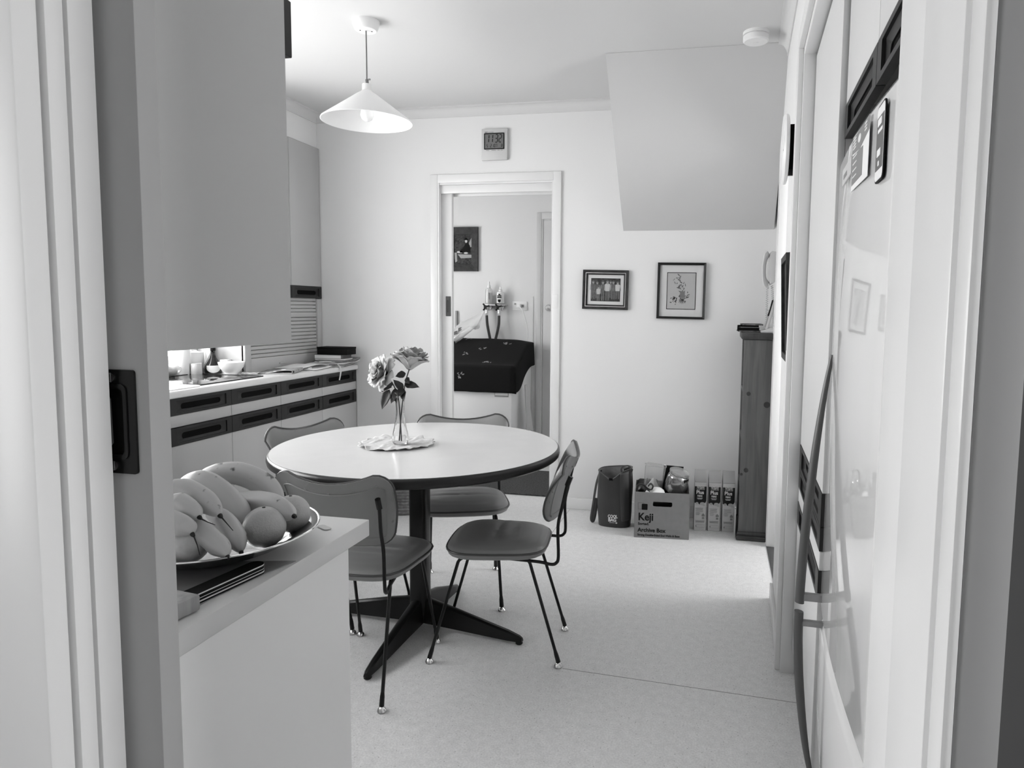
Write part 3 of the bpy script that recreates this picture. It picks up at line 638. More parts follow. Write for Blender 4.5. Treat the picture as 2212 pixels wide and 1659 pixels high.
rose('rose', 'pale rose on the right in the glass vase, standing higher and seen from its side', (-1.222, 2.590, 1.080), (0.06, 0.22, 0.97), 0.088,
     [(-1.268, 2.588, 0.785), (-1.258, 2.588, 0.90), (-1.248, 2.588, 0.975), (-1.238, 2.589, 1.03), (-1.222, 2.590, 1.080)],
     [((-1.240, 2.586, 1.018), (-1.175, 2.575, 1.012), 0.019, (0, -.8, .6)), ((-1.234, 2.586, 1.045), (-1.214, 2.57, 1.022), 0.013, cv), ((-1.236, 2.586, 1.062), (-1.274, 2.57, 1.050), 0.016, cv),
      ((-1.247, 2.586, 1.0), (-1.278, 2.56, 1.035), 0.017, cv), ((-1.248, 2.586, 0.995), (-1.235, 2.555, 0.955), 0.015, cv), ((-1.246, 2.585, 1.0), (-1.255, 2.55, 0.972), 0.018, cv)], 5, 0.66)

# ================================================================== PENDANT LAMP, SMOKE ALARM
lp = thing('pendant_lamp', 'white conical pendant lamp hanging by a cord over the table', 'lamp', (-1.642, 3.05, CZ))
q = B(); q.lathe([(0.0, -0.0), (0.062, 0.0), (0.061, -0.012), (0.051, -0.040), (0.047, -0.043), (0.0, -0.043)], 32); q.obj('ceiling_rose', M['white'], parent=lp)
q = B()
for a in (0.5, 3.6): q.lathe([(0.0035, 0), (0.003, -0.0012), (0, -0.0013)], 8, m=Matrix.Translation((0.026*math.cos(a), 0.026*math.sin(a), -0.043)))
q.obj('screw_holes', M['black'], parent=lp, kind='stuff')
q = B(); q.tube([(0, 0, -0.043), (0.001, 0, -0.15), (0.001, 0, -0.285)], 0.0032, n=8); q.obj('cord', M['brass'], parent=lp)
q = B(); q.tube([(0.001, 0, -0.262), (0.003, 0, -0.285)], 0.0075, n=10); q.tube([(0.008, 0, -0.262), (0.018, 0, -0.262)], 0.004, n=6); q.obj('cord_grip', M['brass'], parent=lp)
q = B(); q.lathe([(0.0, -0.283), (0.020, -0.283), (0.021, -0.287), (0.021, -0.318), (0.0, -0.318)], 24); q.obj('lamp_holder', M['white'], parent=lp)
q = B(); q.lathe([(0.020, -0.310), (0.030, -0.320), (0.046, -0.330), (0.207, -0.449), (0.209, -0.454), (0.206, -0.455), (0.203, -0.451), (0.045, -0.334), (0.030, -0.325), (0.020, -0.315), (0.020, -0.310)], 64); q.obj('lamp_shade', M['shade'], parent=lp, ang=50)
q = B(); q.lathe([(0.0, -0.452), (0.012, -0.450), (0.024, -0.441), (0.030, -0.425), (0.028, -0.408), (0.020, -0.390), (0.014, -0.370), (0.014, -0.318), (0, -0.318)], 24); q.obj('bulb', M['bulb'], parent=lp, ang=60)
sm = thing('smoke_alarm', 'round white smoke alarm on the ceiling near the stair underside', 'smoke alarm', (0.13, 3.49, CZ))
q = B(); q.lathe([(0, 0), (0.061, 0), (0.061, -0.014), (0.055, -0.015), (0, -0.015)], 32); q.obj('base_plate', M['white'], parent=sm)
q = B(); q.lathe([(0, -0.015), (0.052, -0.015), (0.052, -0.019), (0.060, -0.020), (0.060, -0.040), (0.054, -0.046), (0.0, -0.047)], 32); q.box((-0.012, -0.001, -0.0485), (0.012, 0.001, -0.046)); q.obj('cover', M['white'], parent=sm)

# ================================================================== THINGS ON THE BACK WALL
def wallm(x, y, z, tilt=0.0):      # local x right, y up, z towards the room
    return frame((x, y, z), (math.cos(tilt), 0, -math.sin(tilt)), (math.sin(tilt), 0, math.cos(tilt)))
SEG = {'0': 'abcdef', '1': 'bc', '2': 'abged', '3': 'abgcd', '4': 'fgbc', '5': 'afgcd', '6': 'afgedc', '7': 'abc', '8': 'abcdefg', '9': 'abcdfg'}
def seven(q, ch, x, y, w, h, t, m, z=0.0004, sl=0.08):
    P = {'a': (0, h, w, h), 'g': (0, h/2, w, h/2), 'd': (0, 0, w, 0), 'f': (0, h/2, 0, h), 'b': (w, h/2, w, h), 'e': (0, 0, 0, h/2), 'c': (w, 0, w, h/2)}
    for s in SEG[ch]:
        x0, y0, x1, y1 = P[s]; g = t*0.4
        if y0 == y1: pts = [(x0+g, y0-t/2), (x1-g, y0-t/2), (x1-g, y0+t/2), (x0+g, y0+t/2)]
        else: pts = [(x0-t/2, y0+g), (x0+t/2, y0+g), (x0+t/2, y1-g), (x0-t/2, y1-g)]
        q.prism([(x+a+sl*b, y+b) for a, b in pts], 0, z, m=m)
ck = thing('digital_clock', 'pale digital wall clock showing 11 32 above the doorway', 'clock', (-1.471, BY, 2.394))
m = wallm(0, -0.024, 0)
q = B(); q.box((-0.088, -0.023, -0.1), (0.088, -0.001, 0.1), 0.004); q.obj('case', M['cream'], parent=ck)
q = B(); q.ring(rrect(0.138, 0.104, 0.004, 3, (0, 0.020)), rrect(0.126, 0.092, 0.002, 3, (0, 0.020)), 0, 0.0025, m=m); q.obj('screen_surround', M['ink'], parent=ck)
q = B(); q.prism(rrect(0.128, 0.094, 0.002, 3, (0, 0.020)), 0, 0.0012, m=m); sc = q.obj('lcd_screen', M['lcd'], parent=ck)
m2 = wallm(0, -0.0254, 0); q = B()
for c, x in (('1', -0.052), ('1', -0.026)): seven(q, c, x, 0.013, 0.014, 0.048, 0.005, m2)
for c, x in (('3', 0.006), ('2', 0.032)): seven(q, c, x, 0.013, 0.016, 0.048, 0.005, m2)
for c, x in (('5', -0.052), ('2', -0.026), ('1', -0.012), ('0', 0.0), ('7', 0.011)): seven(q, c, x, -0.0185, 0.007, 0.019, 0.0026, m2)
seven(q, '8', 0.048, -0.0165, 0.008, 0.016, 0.0026, m2)
q.obj('digits', M['ink'], parent=ck)
q = B()
for x, w in ((-0.045, 0.022), (-0.004, 0.03), (0.030, 0.016), (0.052, 0.014)): q.prism(rrect(w, 0.0028, 0.0005, 2, (x, -0.0385)), 0, 0.0006, m=m)
q.prism(rrect(0.020, 0.006, 0.001, 2, (-0.055, 0.0785)), 0, 0.0006, m=m); q.prism(rrect(0.038, 0.003, 0.001, 2, (-0.024, 0.078)), 0, 0.0006, m=m)
q.obj('printed_marks', M['inkg'], parent=ck)

def blob(cx, cy, rx, ry, n=14): return [(cx+rx*math.cos(2*PI*i/n), cy+ry*math.sin(2*PI*i/n)) for i in range(n)]
def figure(qs, qc, ql, cx, base, h, z, torso_w, arm=True):
    hd = h*0.075
    HAIR.prism([(cx+hd*.95*math.cos(a), base+h-hd*.85+hd*1.1*math.sin(a)) for a in [PI*i/8 for i in range(9)]], z+.0004, z+.0006)
    qs.prism(blob(cx, base+h-hd*1.1, hd*0.85, hd*1.1), z, z+.0004); qs.prism([(cx-hd*.35, base+h*.80), (cx+hd*.35, base+h*.80), (cx+hd*.35, base+h*.88), (cx-hd*.35, base+h*.88)], z-0.0001, z+.0003)
    qc.prism([(cx-torso_w*.42, base+h*.46), (cx+torso_w*.42, base+h*.46), (cx+torso_w*.5, base+h*.80), (cx+torso_w*.2, base+h*.845), (cx-torso_w*.2, base+h*.845), (cx-torso_w*.5, base+h*.80)], z, z+.0003)
    for s in (-1, 1):
        ql.prism([(cx+s*torso_w*.24-torso_w*.16, base), (cx+s*torso_w*.24+torso_w*.16, base), (cx+s*torso_w*.22+torso_w*.2, base+h*.47), (cx+s*torso_w*.22-torso_w*.2, base+h*.47)], z-0.0001, z+.0002)
        if arm: qs.prism([(cx+s*torso_w*.5-.002, base+h*.80), (cx+s*torso_w*.5+.002, base+h*.79), (cx+s*torso_w*.62+.002, base+h*.5), (cx+s*torso_w*.62-.002, base+h*.5)], z, z+.0002)
# framed family photograph
fp = thing('framed_group_photo', 'dark wooden frame with a group photograph, left of the two pictures', 'picture', (-0.723, BY, 1.456)); fp.rotation_euler = (0, math.radians(0.9), 0)
m = wallm(0, -0.002, 0); W, H = 0.296, 0.252
q = B(); q.ring(rrect(W, H, .001, 2), rrect(W-.030, H-.030, .001, 2), 0, .020, m=m, zi=.017); q.ring(rrect(W-.030, H-.030, .001, 2), rrect(W-.062, H-.062, .001, 2), 0, .012, m=m, zi=.008); q.obj('frame', M['woodframe'], parent=fp)
q = B(); q.ring(rrect(W-.034, H-.034, .001, 2), rrect(W-.042, H-.042, .001, 2), .010, .0165, m=m); q.obj('frame_bead', M['steel'], parent=fp)
q = B(); q.prism(rrect(W-.058, H-.058, .001, 2), 0, .004, m=m); q.obj('mount', M['mount'], parent=fp)
q = B(); q.prism(rrect(0.192, 0.148, .0005, 2), .004, .0046, m=m); ph = q.obj('photo', M['photo_bg'], parent=fp)
qs, qw, qm, ql, qd = B(), B(), B(), B(), B(); HAIR = B()
for cx, ba, h, z, tw, top in ((-.082, -.06, .118, .0047, .030, qd), (-.055, -.055, .108, .0048, .028, qd), (-.018, -.068, .125, .0050, .024, qm), (.012, -.068, .130, .0052, .032, qw), (.032, -.05, .108, .0048, .024, qm), (.050, -.06, .118, .0050, .030, qm), (.078, -.058, .112, .0051, .032, qw), (-.046, -.072, .094, .0054, .024, qw)):
    figure(qs, top, ql, cx, ba, h, z, tw)
for qq, mt, nm in ((HAIR, 'bookdark', 'hair'), (qs, 'skin', 'faces'), (qw, 'photow', 'light_clothes'), (qm, 'mid', 'mid_clothes'), (ql, 'mid', 'legs'), (qd, 'bookdark', 'dark_clothes')):
    qq.bm.transform(m); qq.obj(nm, M[mt], parent=ph)
q = B(); q.prism(rrect(W-.060, H-.060, .001, 2), .0066, .0072, m=m); q.obj('glazing', M['screenglass'], parent=fp)
# framed plant print
fb = thing('framed_botanical_print', 'thin black frame with a plant print, right of the two pictures', 'picture', (-0.240, BY, 1.452)); fb.rotation_euler = (0, math.radians(0.5), 0)
W, H = 0.300, 0.352
q = B(); q.ring(rrect(W, H, .001, 2), rrect(W-.030, H-.030, .001, 2), 0, .022, m=m, zi=.016); q.obj('frame', M['blackframe'], parent=fb)
q = B(); q.prism(rrect(W-.026, H-.026, .001, 2), 0, .004, m=m); q.obj('mount', M['mount'], parent=fb)
q = B(); q.ring(rrect(0.182, 0.232, .0005, 2), rrect(0.174, 0.224, .0005, 2), .004, .0048, m=m); q.obj('inner_line', M['ink'], parent=fb)
q = B(); q.prism(rrect(0.175, 0.225, .0005, 2), .004, .0045, m=m); pr = q.obj('print', M['artpaper'], parent=fb)
rnd = random.Random(11); ql, qd = B(), B()
def leafp(qq, x, y, a, L, w, z):
    pts = [(0, 0), (L*.3, w), (L*.65, w*.8), (L, 0), (L*.65, -w*.8), (L*.3, -w)]
    qq.prism([(x+p*math.cos(a)-r*math.sin(a), y+p*math.sin(a)+r*math.cos(a)) for p, r in pts], z, z+.0003)
for k in range(46):
    t = rnd.random(); cx = -0.005+0.03*math.sin(t*5); cy = -0.06+t*0.15
    leafp(qd if k % 3 else ql, cx+rnd.uniform(-.028, .03), cy+rnd.uniform(-.01, .01), rnd.uniform(0, 2*PI), rnd.uniform(.012, .026), rnd.uniform(.0015, .0045), .0046+k*2e-6)
for k in range(16): leafp(qd if k % 2 else ql, -0.042+rnd.uniform(-.018, .02), -0.062+rnd.uniform(-.02, .022), rnd.uniform(1.5, 4.5), rnd.uniform(.012, .024), rnd.uniform(.0015, .004), .0046)
for a in (-2.3, -2.0, -1.7, -1.45, -1.1): leafp(ql, 0.010, -0.045, a, 0.04, .004, .0047)
ql.prism([(-0.006, -0.045), (0.022, -0.045), (0.024, 0.005), (0.014, -.003), (0.008, 0.008), (0.0, -.003), (-0.008, 0.004)], .0047, .0051); qd.prism([(-0.008, -0.050), (0.010, -0.058), (0.026, -0.048), (0.024, -0.044), (0.01, -0.05), (-0.006, -0.044)], .005, .0054)
for qq, mt, nm in ((ql, 'inkg', 'grey_leaves'), (qd, 'bookdark', 'dark_leaves')): qq.bm.transform(m); qq.obj(nm, M[mt], parent=pr)
q = B(); q.prism(rrect(W-.028, H-.028, .001, 2), .0068, .0074, m=m); q.obj('glazing', M['screenglass'], parent=fb)

# ================================================================== RIGHT WALL: clock, picture, telephones, shelf unit
wc = thing('wall_clock', 'white wall clock seen edge-on with a black case behind, above the dark picture', 'clock', rloc(0, 2.80, 1.945), RW)
mm = frame((0, 0, 0), (0, -1, 0), (0, 0, 1))      # z -> -x
q = B(); q.box((-0.028, -0.06, -0.085), (-0.001, 0.075, 0.08), 0.003); q.obj('case', M['black'], parent=wc)
q = B(); q.lathe([(0, 0.029), (0.118, 0.029), (0.128, 0.033), (0.130, 0.042), (0.122, 0.051), (0.112, 0.050), (0.110, 0.044), (0, 0.044)], 40, m=mm); q.obj('rim', M['white'], parent=wc)
q = B(); q.lathe([(0, 0.0442), (0.109, 0.0442), (0, 0.0448)], 40, m=mm); di = q.obj('dial', M['paper'], parent=wc)
q = B(); q.box((-0.0458, -0.002, -0.01), (-0.0452, 0.002, 0.075)); q.box((-0.0464, -0.05, -0.002), (-0.0459, 0.01, 0.002)); q.obj('hands', M['ink'], parent=di)
wp = thing('side_picture', 'dark framed picture seen edge-on below the wall clock on the right', 'picture', rloc(0, 2.79, 1.345), RW)
q = B(); mt_ = Matrix.Rotation(math.radians(-2.2), 4, 'Y') @ mm
q.ring(rrect(0.34, 0.40, .002, 2), rrect(0.29, 0.35, .001, 2), 0.006, 0.024, m=mt_); q.prism(rrect(0.30, 0.36, .001, 2), 0.007, 0.012, m=mt_); q.obj('frame', M['woodframe'], parent=wp)
q = B(); q.tube([(-0.008, 0.05, 0.15), (-0.001, 0.05, 0.165), (-0.008, 0.05, 0.180)], 0.0025, n=6); q.obj('hook', M['ink'], parent=wp)
sh = thing('narrow_shelf_unit', 'narrow dark pine shelf unit with knots standing beside the milk cartons', 'shelf unit', (0.222, 4.215, 0))
q = B(); q.box((-0.078, -0.170, 0.05), (0.082, -0.150, 1.168), 0.002); q.obj('side_panel', M['pine'], parent=sh)
q = B(); q.box((-0.078, 0.150, 0.05), (0.082, 0.170, 1.168), 0.002); q.obj('side_panel', M['pine'], parent=sh)
q = B(); q.box((0.074, -0.150, 0.05), (0.082, 0.150, 1.168)); q.obj('back_panel', M['pine'], parent=sh)
q = B(); q.box((-0.095, -0.185, 1.168), (0.083, 0.186, 1.210), 0.012); q.obj('top_board', M['darkpine'], parent=sh)
q = B(); q.box((-0.090, -0.182, 0.0), (0.083, 0.182, 0.030), 0.008); q.box((-0.084, -0.176, 0.030), (0.083, 0.176, 0.052), 0.003); q.obj('plinth', M['darkpine'], parent=sh)
for z in (0.30, 0.58, 0.86):
    q = B(); q.box((-0.076, -0.150, z), (0.074, 0.150, z+0.018), 0.001); q.obj('shelf', M['pine'], parent=sh)
q = B()
for x, z, r in ((-0.045, 0.86, .012), (-0.045, 0.415, .013), (0.058, 0.80, .018), (-0.07, 0.39, .008)):
    q.lathe([(0, 0.0012), (r*.5, 0.0010), (r, 0.0)], 14, m=frame((x, -0.1701, z), (1, 0, 0), (0, 0, 1.4)))
q.obj('knots', M['knot'], parent=sh, kind='stuff')
tp = thing('wall_telephone', 'cream corded telephone hung on the wall above the narrow shelf unit', 'telephone', (0.3165, 4.20, 1.575))
xz = Matrix(((1, 0, 0, 0), (0, 0, 1, 0), (0, 1, 0, 0), (0, 0, 0, 1)))    # prism: x,y -> x,z ; z -> y
q = B(); q.prism([(0.0, 0.088), (-0.022, 0.097), (-0.040, 0.098), (-0.046, 0.06), (-0.046, -0.04), (-0.038, -0.092), (-0.018, -0.085), (0.0, -0.05)], -0.10, 0.10, m=xz); bmesh.ops.bevel(q.bm, geom=q.bm.edges[:], offset=0.005, segments=2, affect='EDGES'); q.obj('body', M['cream'], parent=tp)
q = B(); q.box((-0.014, -0.103, -0.045), (0.0, -0.098, -0.008), 0.001); q.obj('side_plate', M['greyp'], parent=tp)
q = B(); P = spline([(-0.050, -0.06, 0.088), (-0.062, -0.06, 0.075), (-0.072, -0.06, 0.03), (-0.074, -0.06, -0.01), (-0.070, -0.06, -0.055), (-0.056, -0.06, -0.092), (-0.048, -0.06, -0.094)], 4)
q.tube(P, [0.010, 0.012, 0.013, 0.013, 0.012, 0.010, 0.0085, 0.008, 0.008, 0.008, 0.008, 0.008, 0.008, 0.008, 0.008, 0.008, 0.0085, 0.010, 0.012, 0.013, 0.013, 0.0125, 0.012, 0.011, 0.010][:len(P)], n=10, flat=(1, 2.0)); q.obj('handset', M['cream'], parent=tp)
def coil(a, c, n, r, sag=0.0):
    a, c = Vector(a), Vector(c); pts = []
    for i in range(n*8+1):
        t = i/(n*8); p = a.lerp(c, t)+Vector((0, 0, -sag*math.sin(PI*t))); th = i/8*2*PI
        pts.append(p+Vector((r*math.cos(th), r*math.sin(th), 0)))
    return pts
q = B(); q.tube(coil((-0.052, -0.06, -0.115), (-0.049, -0.06, -0.31), 16, 0.006), 0.0019, n=5); q.tube([(-0.056, -0.06, -0.094), (-0.05, -0.06, -0.115)], 0.0018, n=5)
q.tube(coil((-0.026, -0.06, -0.095), (-0.004, -0.05, -0.345), 22, 0.006), 0.0019, n=5); q.obj('coiled_cord', M['cream'], parent=tp)
ct = thing('cordless_telephone', 'grey cordless telephone upright in its charging base on the narrow shelf unit', 'telephone', (0.268, 4.10, 1.2105))
q = B(); q.prism([(-0.035, 0.0), (0.045, 0.0), (0.050, 0.03), (0.012, 0.028), (-0.004, 0.016), (-0.030, 0.012)], -0.05, 0.05, m=xz); bmesh.ops.bevel(q.bm, geom=q.bm.edges[:], offset=0.003, segments=2, affect='EDGES'); q.obj('charging_base', M['cream'], parent=ct)
rot = Matrix.Translation((-0.006, 0, 0.018)) @ Matrix.Rotation(math.radians(14), 4, 'Y')
q = B(); q.box((-0.006, -0.024, 0.0), (0.012, 0.024, 0.170), 0.005, m=rot); hs = q.obj('handset', M['cream'], parent=ct)
q = B(); q.box((-0.011, -0.024, 0.075), (-0.006, 0.024, 0.170), 0.002, m=rot); q.obj('dark_face', M['ink'], parent=hs)
q = B(); q.box((-0.0122, -0.018, 0.112), (-0.0112, 0.018, 0.142), 0.0003, m=rot); q.obj('display', M['greyp'], parent=hs)
q = B(); q.box((-0.0105, -0.022, 0.010), (-0.0062, 0.022, 0.072), 0.001, m=rot); q.obj('keypad', M['greyp'], parent=hs)
for i, (nm, lab, z, h, w, dx, mt, ms) in enumerate((('notebook', 'dark flat notebook at the bottom of the pile on the narrow shelf unit', 0.0, 0.008, 0.13, -0.025, 'ink', 'ink'), ('letter_tray', 'small black tray with papers lying on the notebook on the shelf unit', 0.0085, 0.028, 0.125, -0.030, 'blackbox', 'paper'), ('address_book', 'thin black book lying on top of the small tray on the shelf unit', 0.037, 0.009, 0.12, -0.012, 'ink', 'paper'))):
    t = thing(nm, lab, ('notebook', 'tray', 'book')[i], (0.20+dx, 4.24, 1.2105+z), math.radians((3, -2, 2)[i]))
    if nm == 'letter_tray':
        q = B(); q.box((-w/2, -0.085, 0), (w/2, 0.085, 0.003)); q.box((-w/2, -0.085, 0.003), (-w/2+.003, 0.085, h)); q.box((-w/2+0.003, 0.082, 0.003), (w/2, 0.085, h)); q.box((-w/2+.003, -0.085, 0.003), (w/2, -0.082, 0.016)); q.obj('tray', M[mt], parent=t)
        for k in range(3):
            q = B(); q.box((-w/2+.006+.004*k, -0.078, 0.0032+.0055*k), (w/2-.004, 0.078-.004*k, 0.0082+.0055*k), m=Matrix.Rotation(.03*k, 4, 'Z')); q.obj('paper_wad', M[('paper', 'news', 'inkg')[k]], parent=t)
    else:
        q = B(); q.box((-w/2, -0.08, 0), (w/2, 0.08, h), 0.0015); q.obj('cover', M[mt], parent=t)
        q = B(); q.box((-w/2+0.002, -0.0806, 0.002), (w/2-0.003, -0.0796, h-0.002)); q.obj('pages', M['news2'], parent=t)

# ================================================================== BAG, ARCHIVE BOX, CARTONS
bg = thing('cool_bag', 'black vinyl cool bag with an open top on the floor by the back wall', 'bag', (-0.600, 4.165, 0), math.radians(-5))
def bagf(u, v):
    a = u*2*PI; c, s = math.cos(a), math.sin(a); n = 2.8; k = (abs(c)**n+abs(s)**n)**(-1/n)
    w = 0.098+0.012*math.sin(v*2.4)-0.004*v; d = 0.072+0.006*math.sin(v*3)
    top = 0.352+0.012*c - (0.060*max(0, -s)**2*max(0, 1-abs(c+0.1)*1.1) if v > 0 else 0)
    z = top*v
    puff = 1+0.02*math.sin(9*v+3*a)*v*(1-v)*3
    return Vector((k*c*w*puff, k*s*d*puff, z))
q = B(); q.grid(bagf, 64, 20, closeu=True); q.prism([(bagf(i/64, 0).x, bagf(i/64, 0).y) for i in range(64)], 0, 0.004); o = q.obj('bag_body', M['bag'], parent=bg, ang=60)
q = B(); q.grid(lambda u, v: Vector((bagf(u, 1-v*0.9).x*0.965, bagf(u, 1-v*.9).y*0.955, bagf(u, 1-v*.9).z-0.0005)), 64, 16, closeu=True); q.obj('lining', M['lining'], parent=bg, ang=60)
q = B(); q.tube([bagf(i/64, 1) for i in range(65)], 0.0042, n=6, cap=False); q.obj('top_binding', M['vinyl2'], parent=bg)
q = B(); q.box((-0.022, -0.0775, 0.292), (0.002, -0.073, 0.306), 0.001); q.obj('clasp', M['black'], parent=bg)
q = B()
def band(u, v):
    x = 0.050+0.050*u+0.012*v; y = -0.073-0.014*math.sin(PI*min(1, v*1.0))-0.004+0.03*u*u; z = 0.345-0.30*v+0.012*u
    return Vector((x, y-0.008, z))
q.grid(band, 8, 20); o = q.obj('folded_flap', M['bag'], parent=bg, ang=90); solidify(o, 0.006, 0)
q = B(); q.tube(spline([(0.065, -0.06, 0.34), (0.058, -0.055, 0.365), (0.085, -0.03, 0.372), (0.105, 0.0, 0.345)], 6), 0.014, n=8, flat=(1, .35)); q.obj('handle_loop', M['bag'], parent=bg)
q = B(); q.tube(spline([(-0.098, 0.02, 0.33), (-0.118, -0.005, 0.25), (-0.134, -0.02, 0.12), (-0.144, -0.03, 0.03), (-0.130, -0.035, 0.022), (-0.120, -0.03, 0.07), (-0.112, -0.02, 0.16)], 6), 0.013, n=8, flat=(.3, 1)); q.obj('shoulder_strap', M['strapm'], parent=bg)
mt2 = frame((-0.024, -0.0790, 0.060), (1, 0.02, 0.03), (-0.03, 0, 1))
q = B(); q.text('COOL', 0.026, mt2 @ Matrix.Translation((0, 0.002, 0)), bold=0.0009, sx=0.82); q.text('BAG', 0.030, mt2 @ Matrix.Translation((0.002, -0.021, 0)), bold=0.0012, sx=0.86); q.prism(rrect(0.034, 0.002, .0005, 2, (0.026, -0.029)), 0, .0006, m=mt2); q.prism(blob(0.053, -0.029, .006, .004), 0, .0006, m=mt2)
q.obj('lettering', M['lblwhite'], parent=bg, label='white lettering reading COOL BAG')
BA = math.radians(4.9)
bx = thing('archive_box', 'brown card archive box full of odds and ends between the bag and the cartons', 'box', (-0.294, 3.9635, 0), BA)
w, h, dp, t = 0.315, 0.272, 0.285, 0.004
mf = frame((0, 0, h/2), (1, 0, 0), (0, 0, 1))
q = B(); hole = rrect(0.112, 0.030, 0.010, 5, (0.003, 0.068)); q.ring(rrect(w, h, 0.0005, 5), hole, 0, t, m=mf); q.obj('front_wall', M['card'], parent=bx)
q = B(); q.ring(rrect(w, h, 0.0005, 5), hole, 0, t, m=Matrix.Translation((0, dp, 0)) @ mf); q.obj('back_wall', M['card'], parent=bx)
for s in (-1, 1):
    q = B(); q.box((s*w/2-t/2, 0.0, 0), (s*w/2+t/2, dp, h), m=Matrix.Shear('XZ', 4, (0, 0))); q.obj('side_wall', M['card'], parent=bx)
q = B(); q.box((-w/2, 0, 0), (w/2, dp, 0.004)); q.obj('base', M['card'], parent=bx)
q = B(); q.box((0.045-0.099, 0.0, h/2+0.068+0.012), (0.012+0.045, 0.010, h/2+0.068+0.016)); q.obj('hole_flap', M['card'], parent=bx)
ft = frame((0, -t-0.0004, 0), (1, 0, 0), (0, 0, 1))
q = B(); q.text('Keji', 0.062, ft @ Matrix.Translation((-0.137, 0.105, 0)), bold=0.0016, sx=0.92)
q.text('Sorted.', 0.021, ft @ Matrix.Translation((-0.137, 0.077, 0)), bold=0.0006, sx=1.05)
q.text('Archive Box', 0.033, ft @ Matrix.Translation((-0.138, 0.036, 0)), bold=0.0009, sx=0.97)
q.text('Strong Double-Sided End Walls & Base', 0.0172, ft @ Matrix.Translation((-0.139, 0.012, 0)), bold=0.0004, sx=0.90)
q.prism(rrect(0.034, 0.036, 0.004, 3, (-0.100, 0.185)), 0, .0006, m=ft)
q.ring(rrect(0.034, 0.038, 0.002, 3, (-0.121, 0.190)), rrect(0.0325, 0.0365, 0.002, 3, (-0.121, 0.190)), 0, .0005, m=ft)
q.obj('printing', M['ink'], parent=bx, label='black printing with the words Archive Box')
ca = Matrix.Translation((-0.294, 3.9635, 0)) @ Matrix.Rotation(BA, 4, 'Z')
def inbox(x, y, z): return tuple(ca @ Vector((x, y, z)))
bt = thing('clear_food_tub', 'clear plastic food box holding crumpled tissue, standing up in the archive box', 'container', inbox(-0.062, 0.158, 0.20), BA)
q = B(); mr = Matrix.Rotation(math.radians(6), 4, 'Y')
def tub(u, v):
    a = u*2*PI; c, s = math.cos(a), math.sin(a); n = 5; k = (abs(c)**n+abs(s)**n)**(-1/n); sc_ = 0.052+0.012*v
    return mr @ Vector((k*c*sc_, k*s*(0.035+.005*v), 0.20*v))
q.grid(tub, 40, 10, closeu=True); q.tube([tub(i/40, 1) for i in range(41)], 0.0022, n=5, cap=False); q.obj('tub', M['clear'], parent=bt, ang=50)
q = B(); q.lathe([(0.0, 0.0), (0.036, 0.004), (0.046, 0.03), (0.044, 0.055), (0.026, 0.082), (0.018, 0.095), (0.010, 0.112), (0.0, 0.118)], 22, m=mr @ Matrix.Translation((0.0, 0, 0.004)), sq=(1, .68), wave=lambda a, z: .10*math.sin(5*a+40*z)); q.obj('tissue', M['tissue'], parent=bt, ang=60)
jr = thing('wrapped_jar', 'shiny cellophane-wrapped jar leaning in the archive box', 'jar', inbox(0.070, 0.135, 0.245), BA)
mr = Matrix.Rotation(math.radians(14), 4, 'Y') @ Matrix.Rotation(math.radians(10), 4, 'X')
q = B(); q.lathe([(0.0, 0.0), (0.045, 0.0), (0.060, 0.012), (0.066, 0.05), (0.065, 0.10), (0.058, 0.118), (0.050, 0.124), (0.0, 0.126)], 40, m=mr, wave=lambda a, z: .02*math.sin(8*a+50*z)+0.015*math.sin(13*a-70*z)); q.obj('wrapped_body', M['foil'], parent=jr, ang=70)
q = B(); q.lathe([(0.0, 0.1262), (0.060, 0.1262), (0.062, 0.130), (0.062, 0.136), (0.058, 0.139), (0.0, 0.139)], 40, m=mr); q.obj('lid', M['clear'], parent=jr)
q = B(); q.grid(lambda u, v: mr @ Vector((0.0645*math.cos(-1.0+.7*u), 0.0645*math.sin(-1.0+.7*u), 0.092+.022*v)), 8, 2); q.obj('label', M['ink'], parent=jr)
t = thing('black_packet', 'flat black packet standing behind the shiny jar in the archive box', 'packet', inbox(0.062, 0.228, 0.19), BA)
q = B(); q.box((-0.065, -0.012, 0), (0.055, 0.012, 0.185), 0.004, m=Matrix.Rotation(.06, 4, 'Y')); q.obj('packet_body', M['ink'], parent=t)
q = B(); q.box((-0.065, -0.004, 0.185), (0.055, 0.004, 0.192), 0.001, m=Matrix.Rotation(.06, 4, 'Y')); q.obj('sealed_edge', M['ink'], parent=t)
t = thing('dark_cushion_roll', 'dark rounded bundle behind the clear food box at the back of the archive box', 'bundle', inbox(-0.07, 0.236, 0.10), BA)
q = B(); q.lathe([(0, -0.06), (0.05, -0.058), (0.058, -0.045), (0.058, 0.055), (0.05, 0.068), (0, 0.07)], 20, m=Matrix.Translation((0.0, 0, 0.19-0.06)) @ Matrix.Rotation(PI/2, 4, 'Y') @ Matrix.Translation((0, 0, -.02)), sq=(1.1, .6)); q.obj('rolled_fabric', M['bag'], parent=t)
q = B(); q.tube([(-0.02+0.0, 0.045*math.cos(a), 0.13+0.066*math.sin(a)) for a in [2*PI*i/20 for i in range(21)]], 0.004, n=5); q.obj('tie', M['strapm'], parent=t)
t = thing('white_bowl', 'upturned white bowl showing above the front edge of the archive box', 'bowl', inbox(-0.030, 0.066, 0.215), BA)
q = B(); q.lathe([(0.052, 0.0), (0.050, 0.03), (0.040, 0.055), (0.022, 0.068), (0.0, 0.071)], 28); q.obj('bowl_body', M['white'], parent=t)
q = B(); q.lathe([(0.052, 0.0), (0.055, 0.002), (0.055, 0.006), (0.0515, 0.008)], 28); q.obj('rim', M['white'], parent=t)
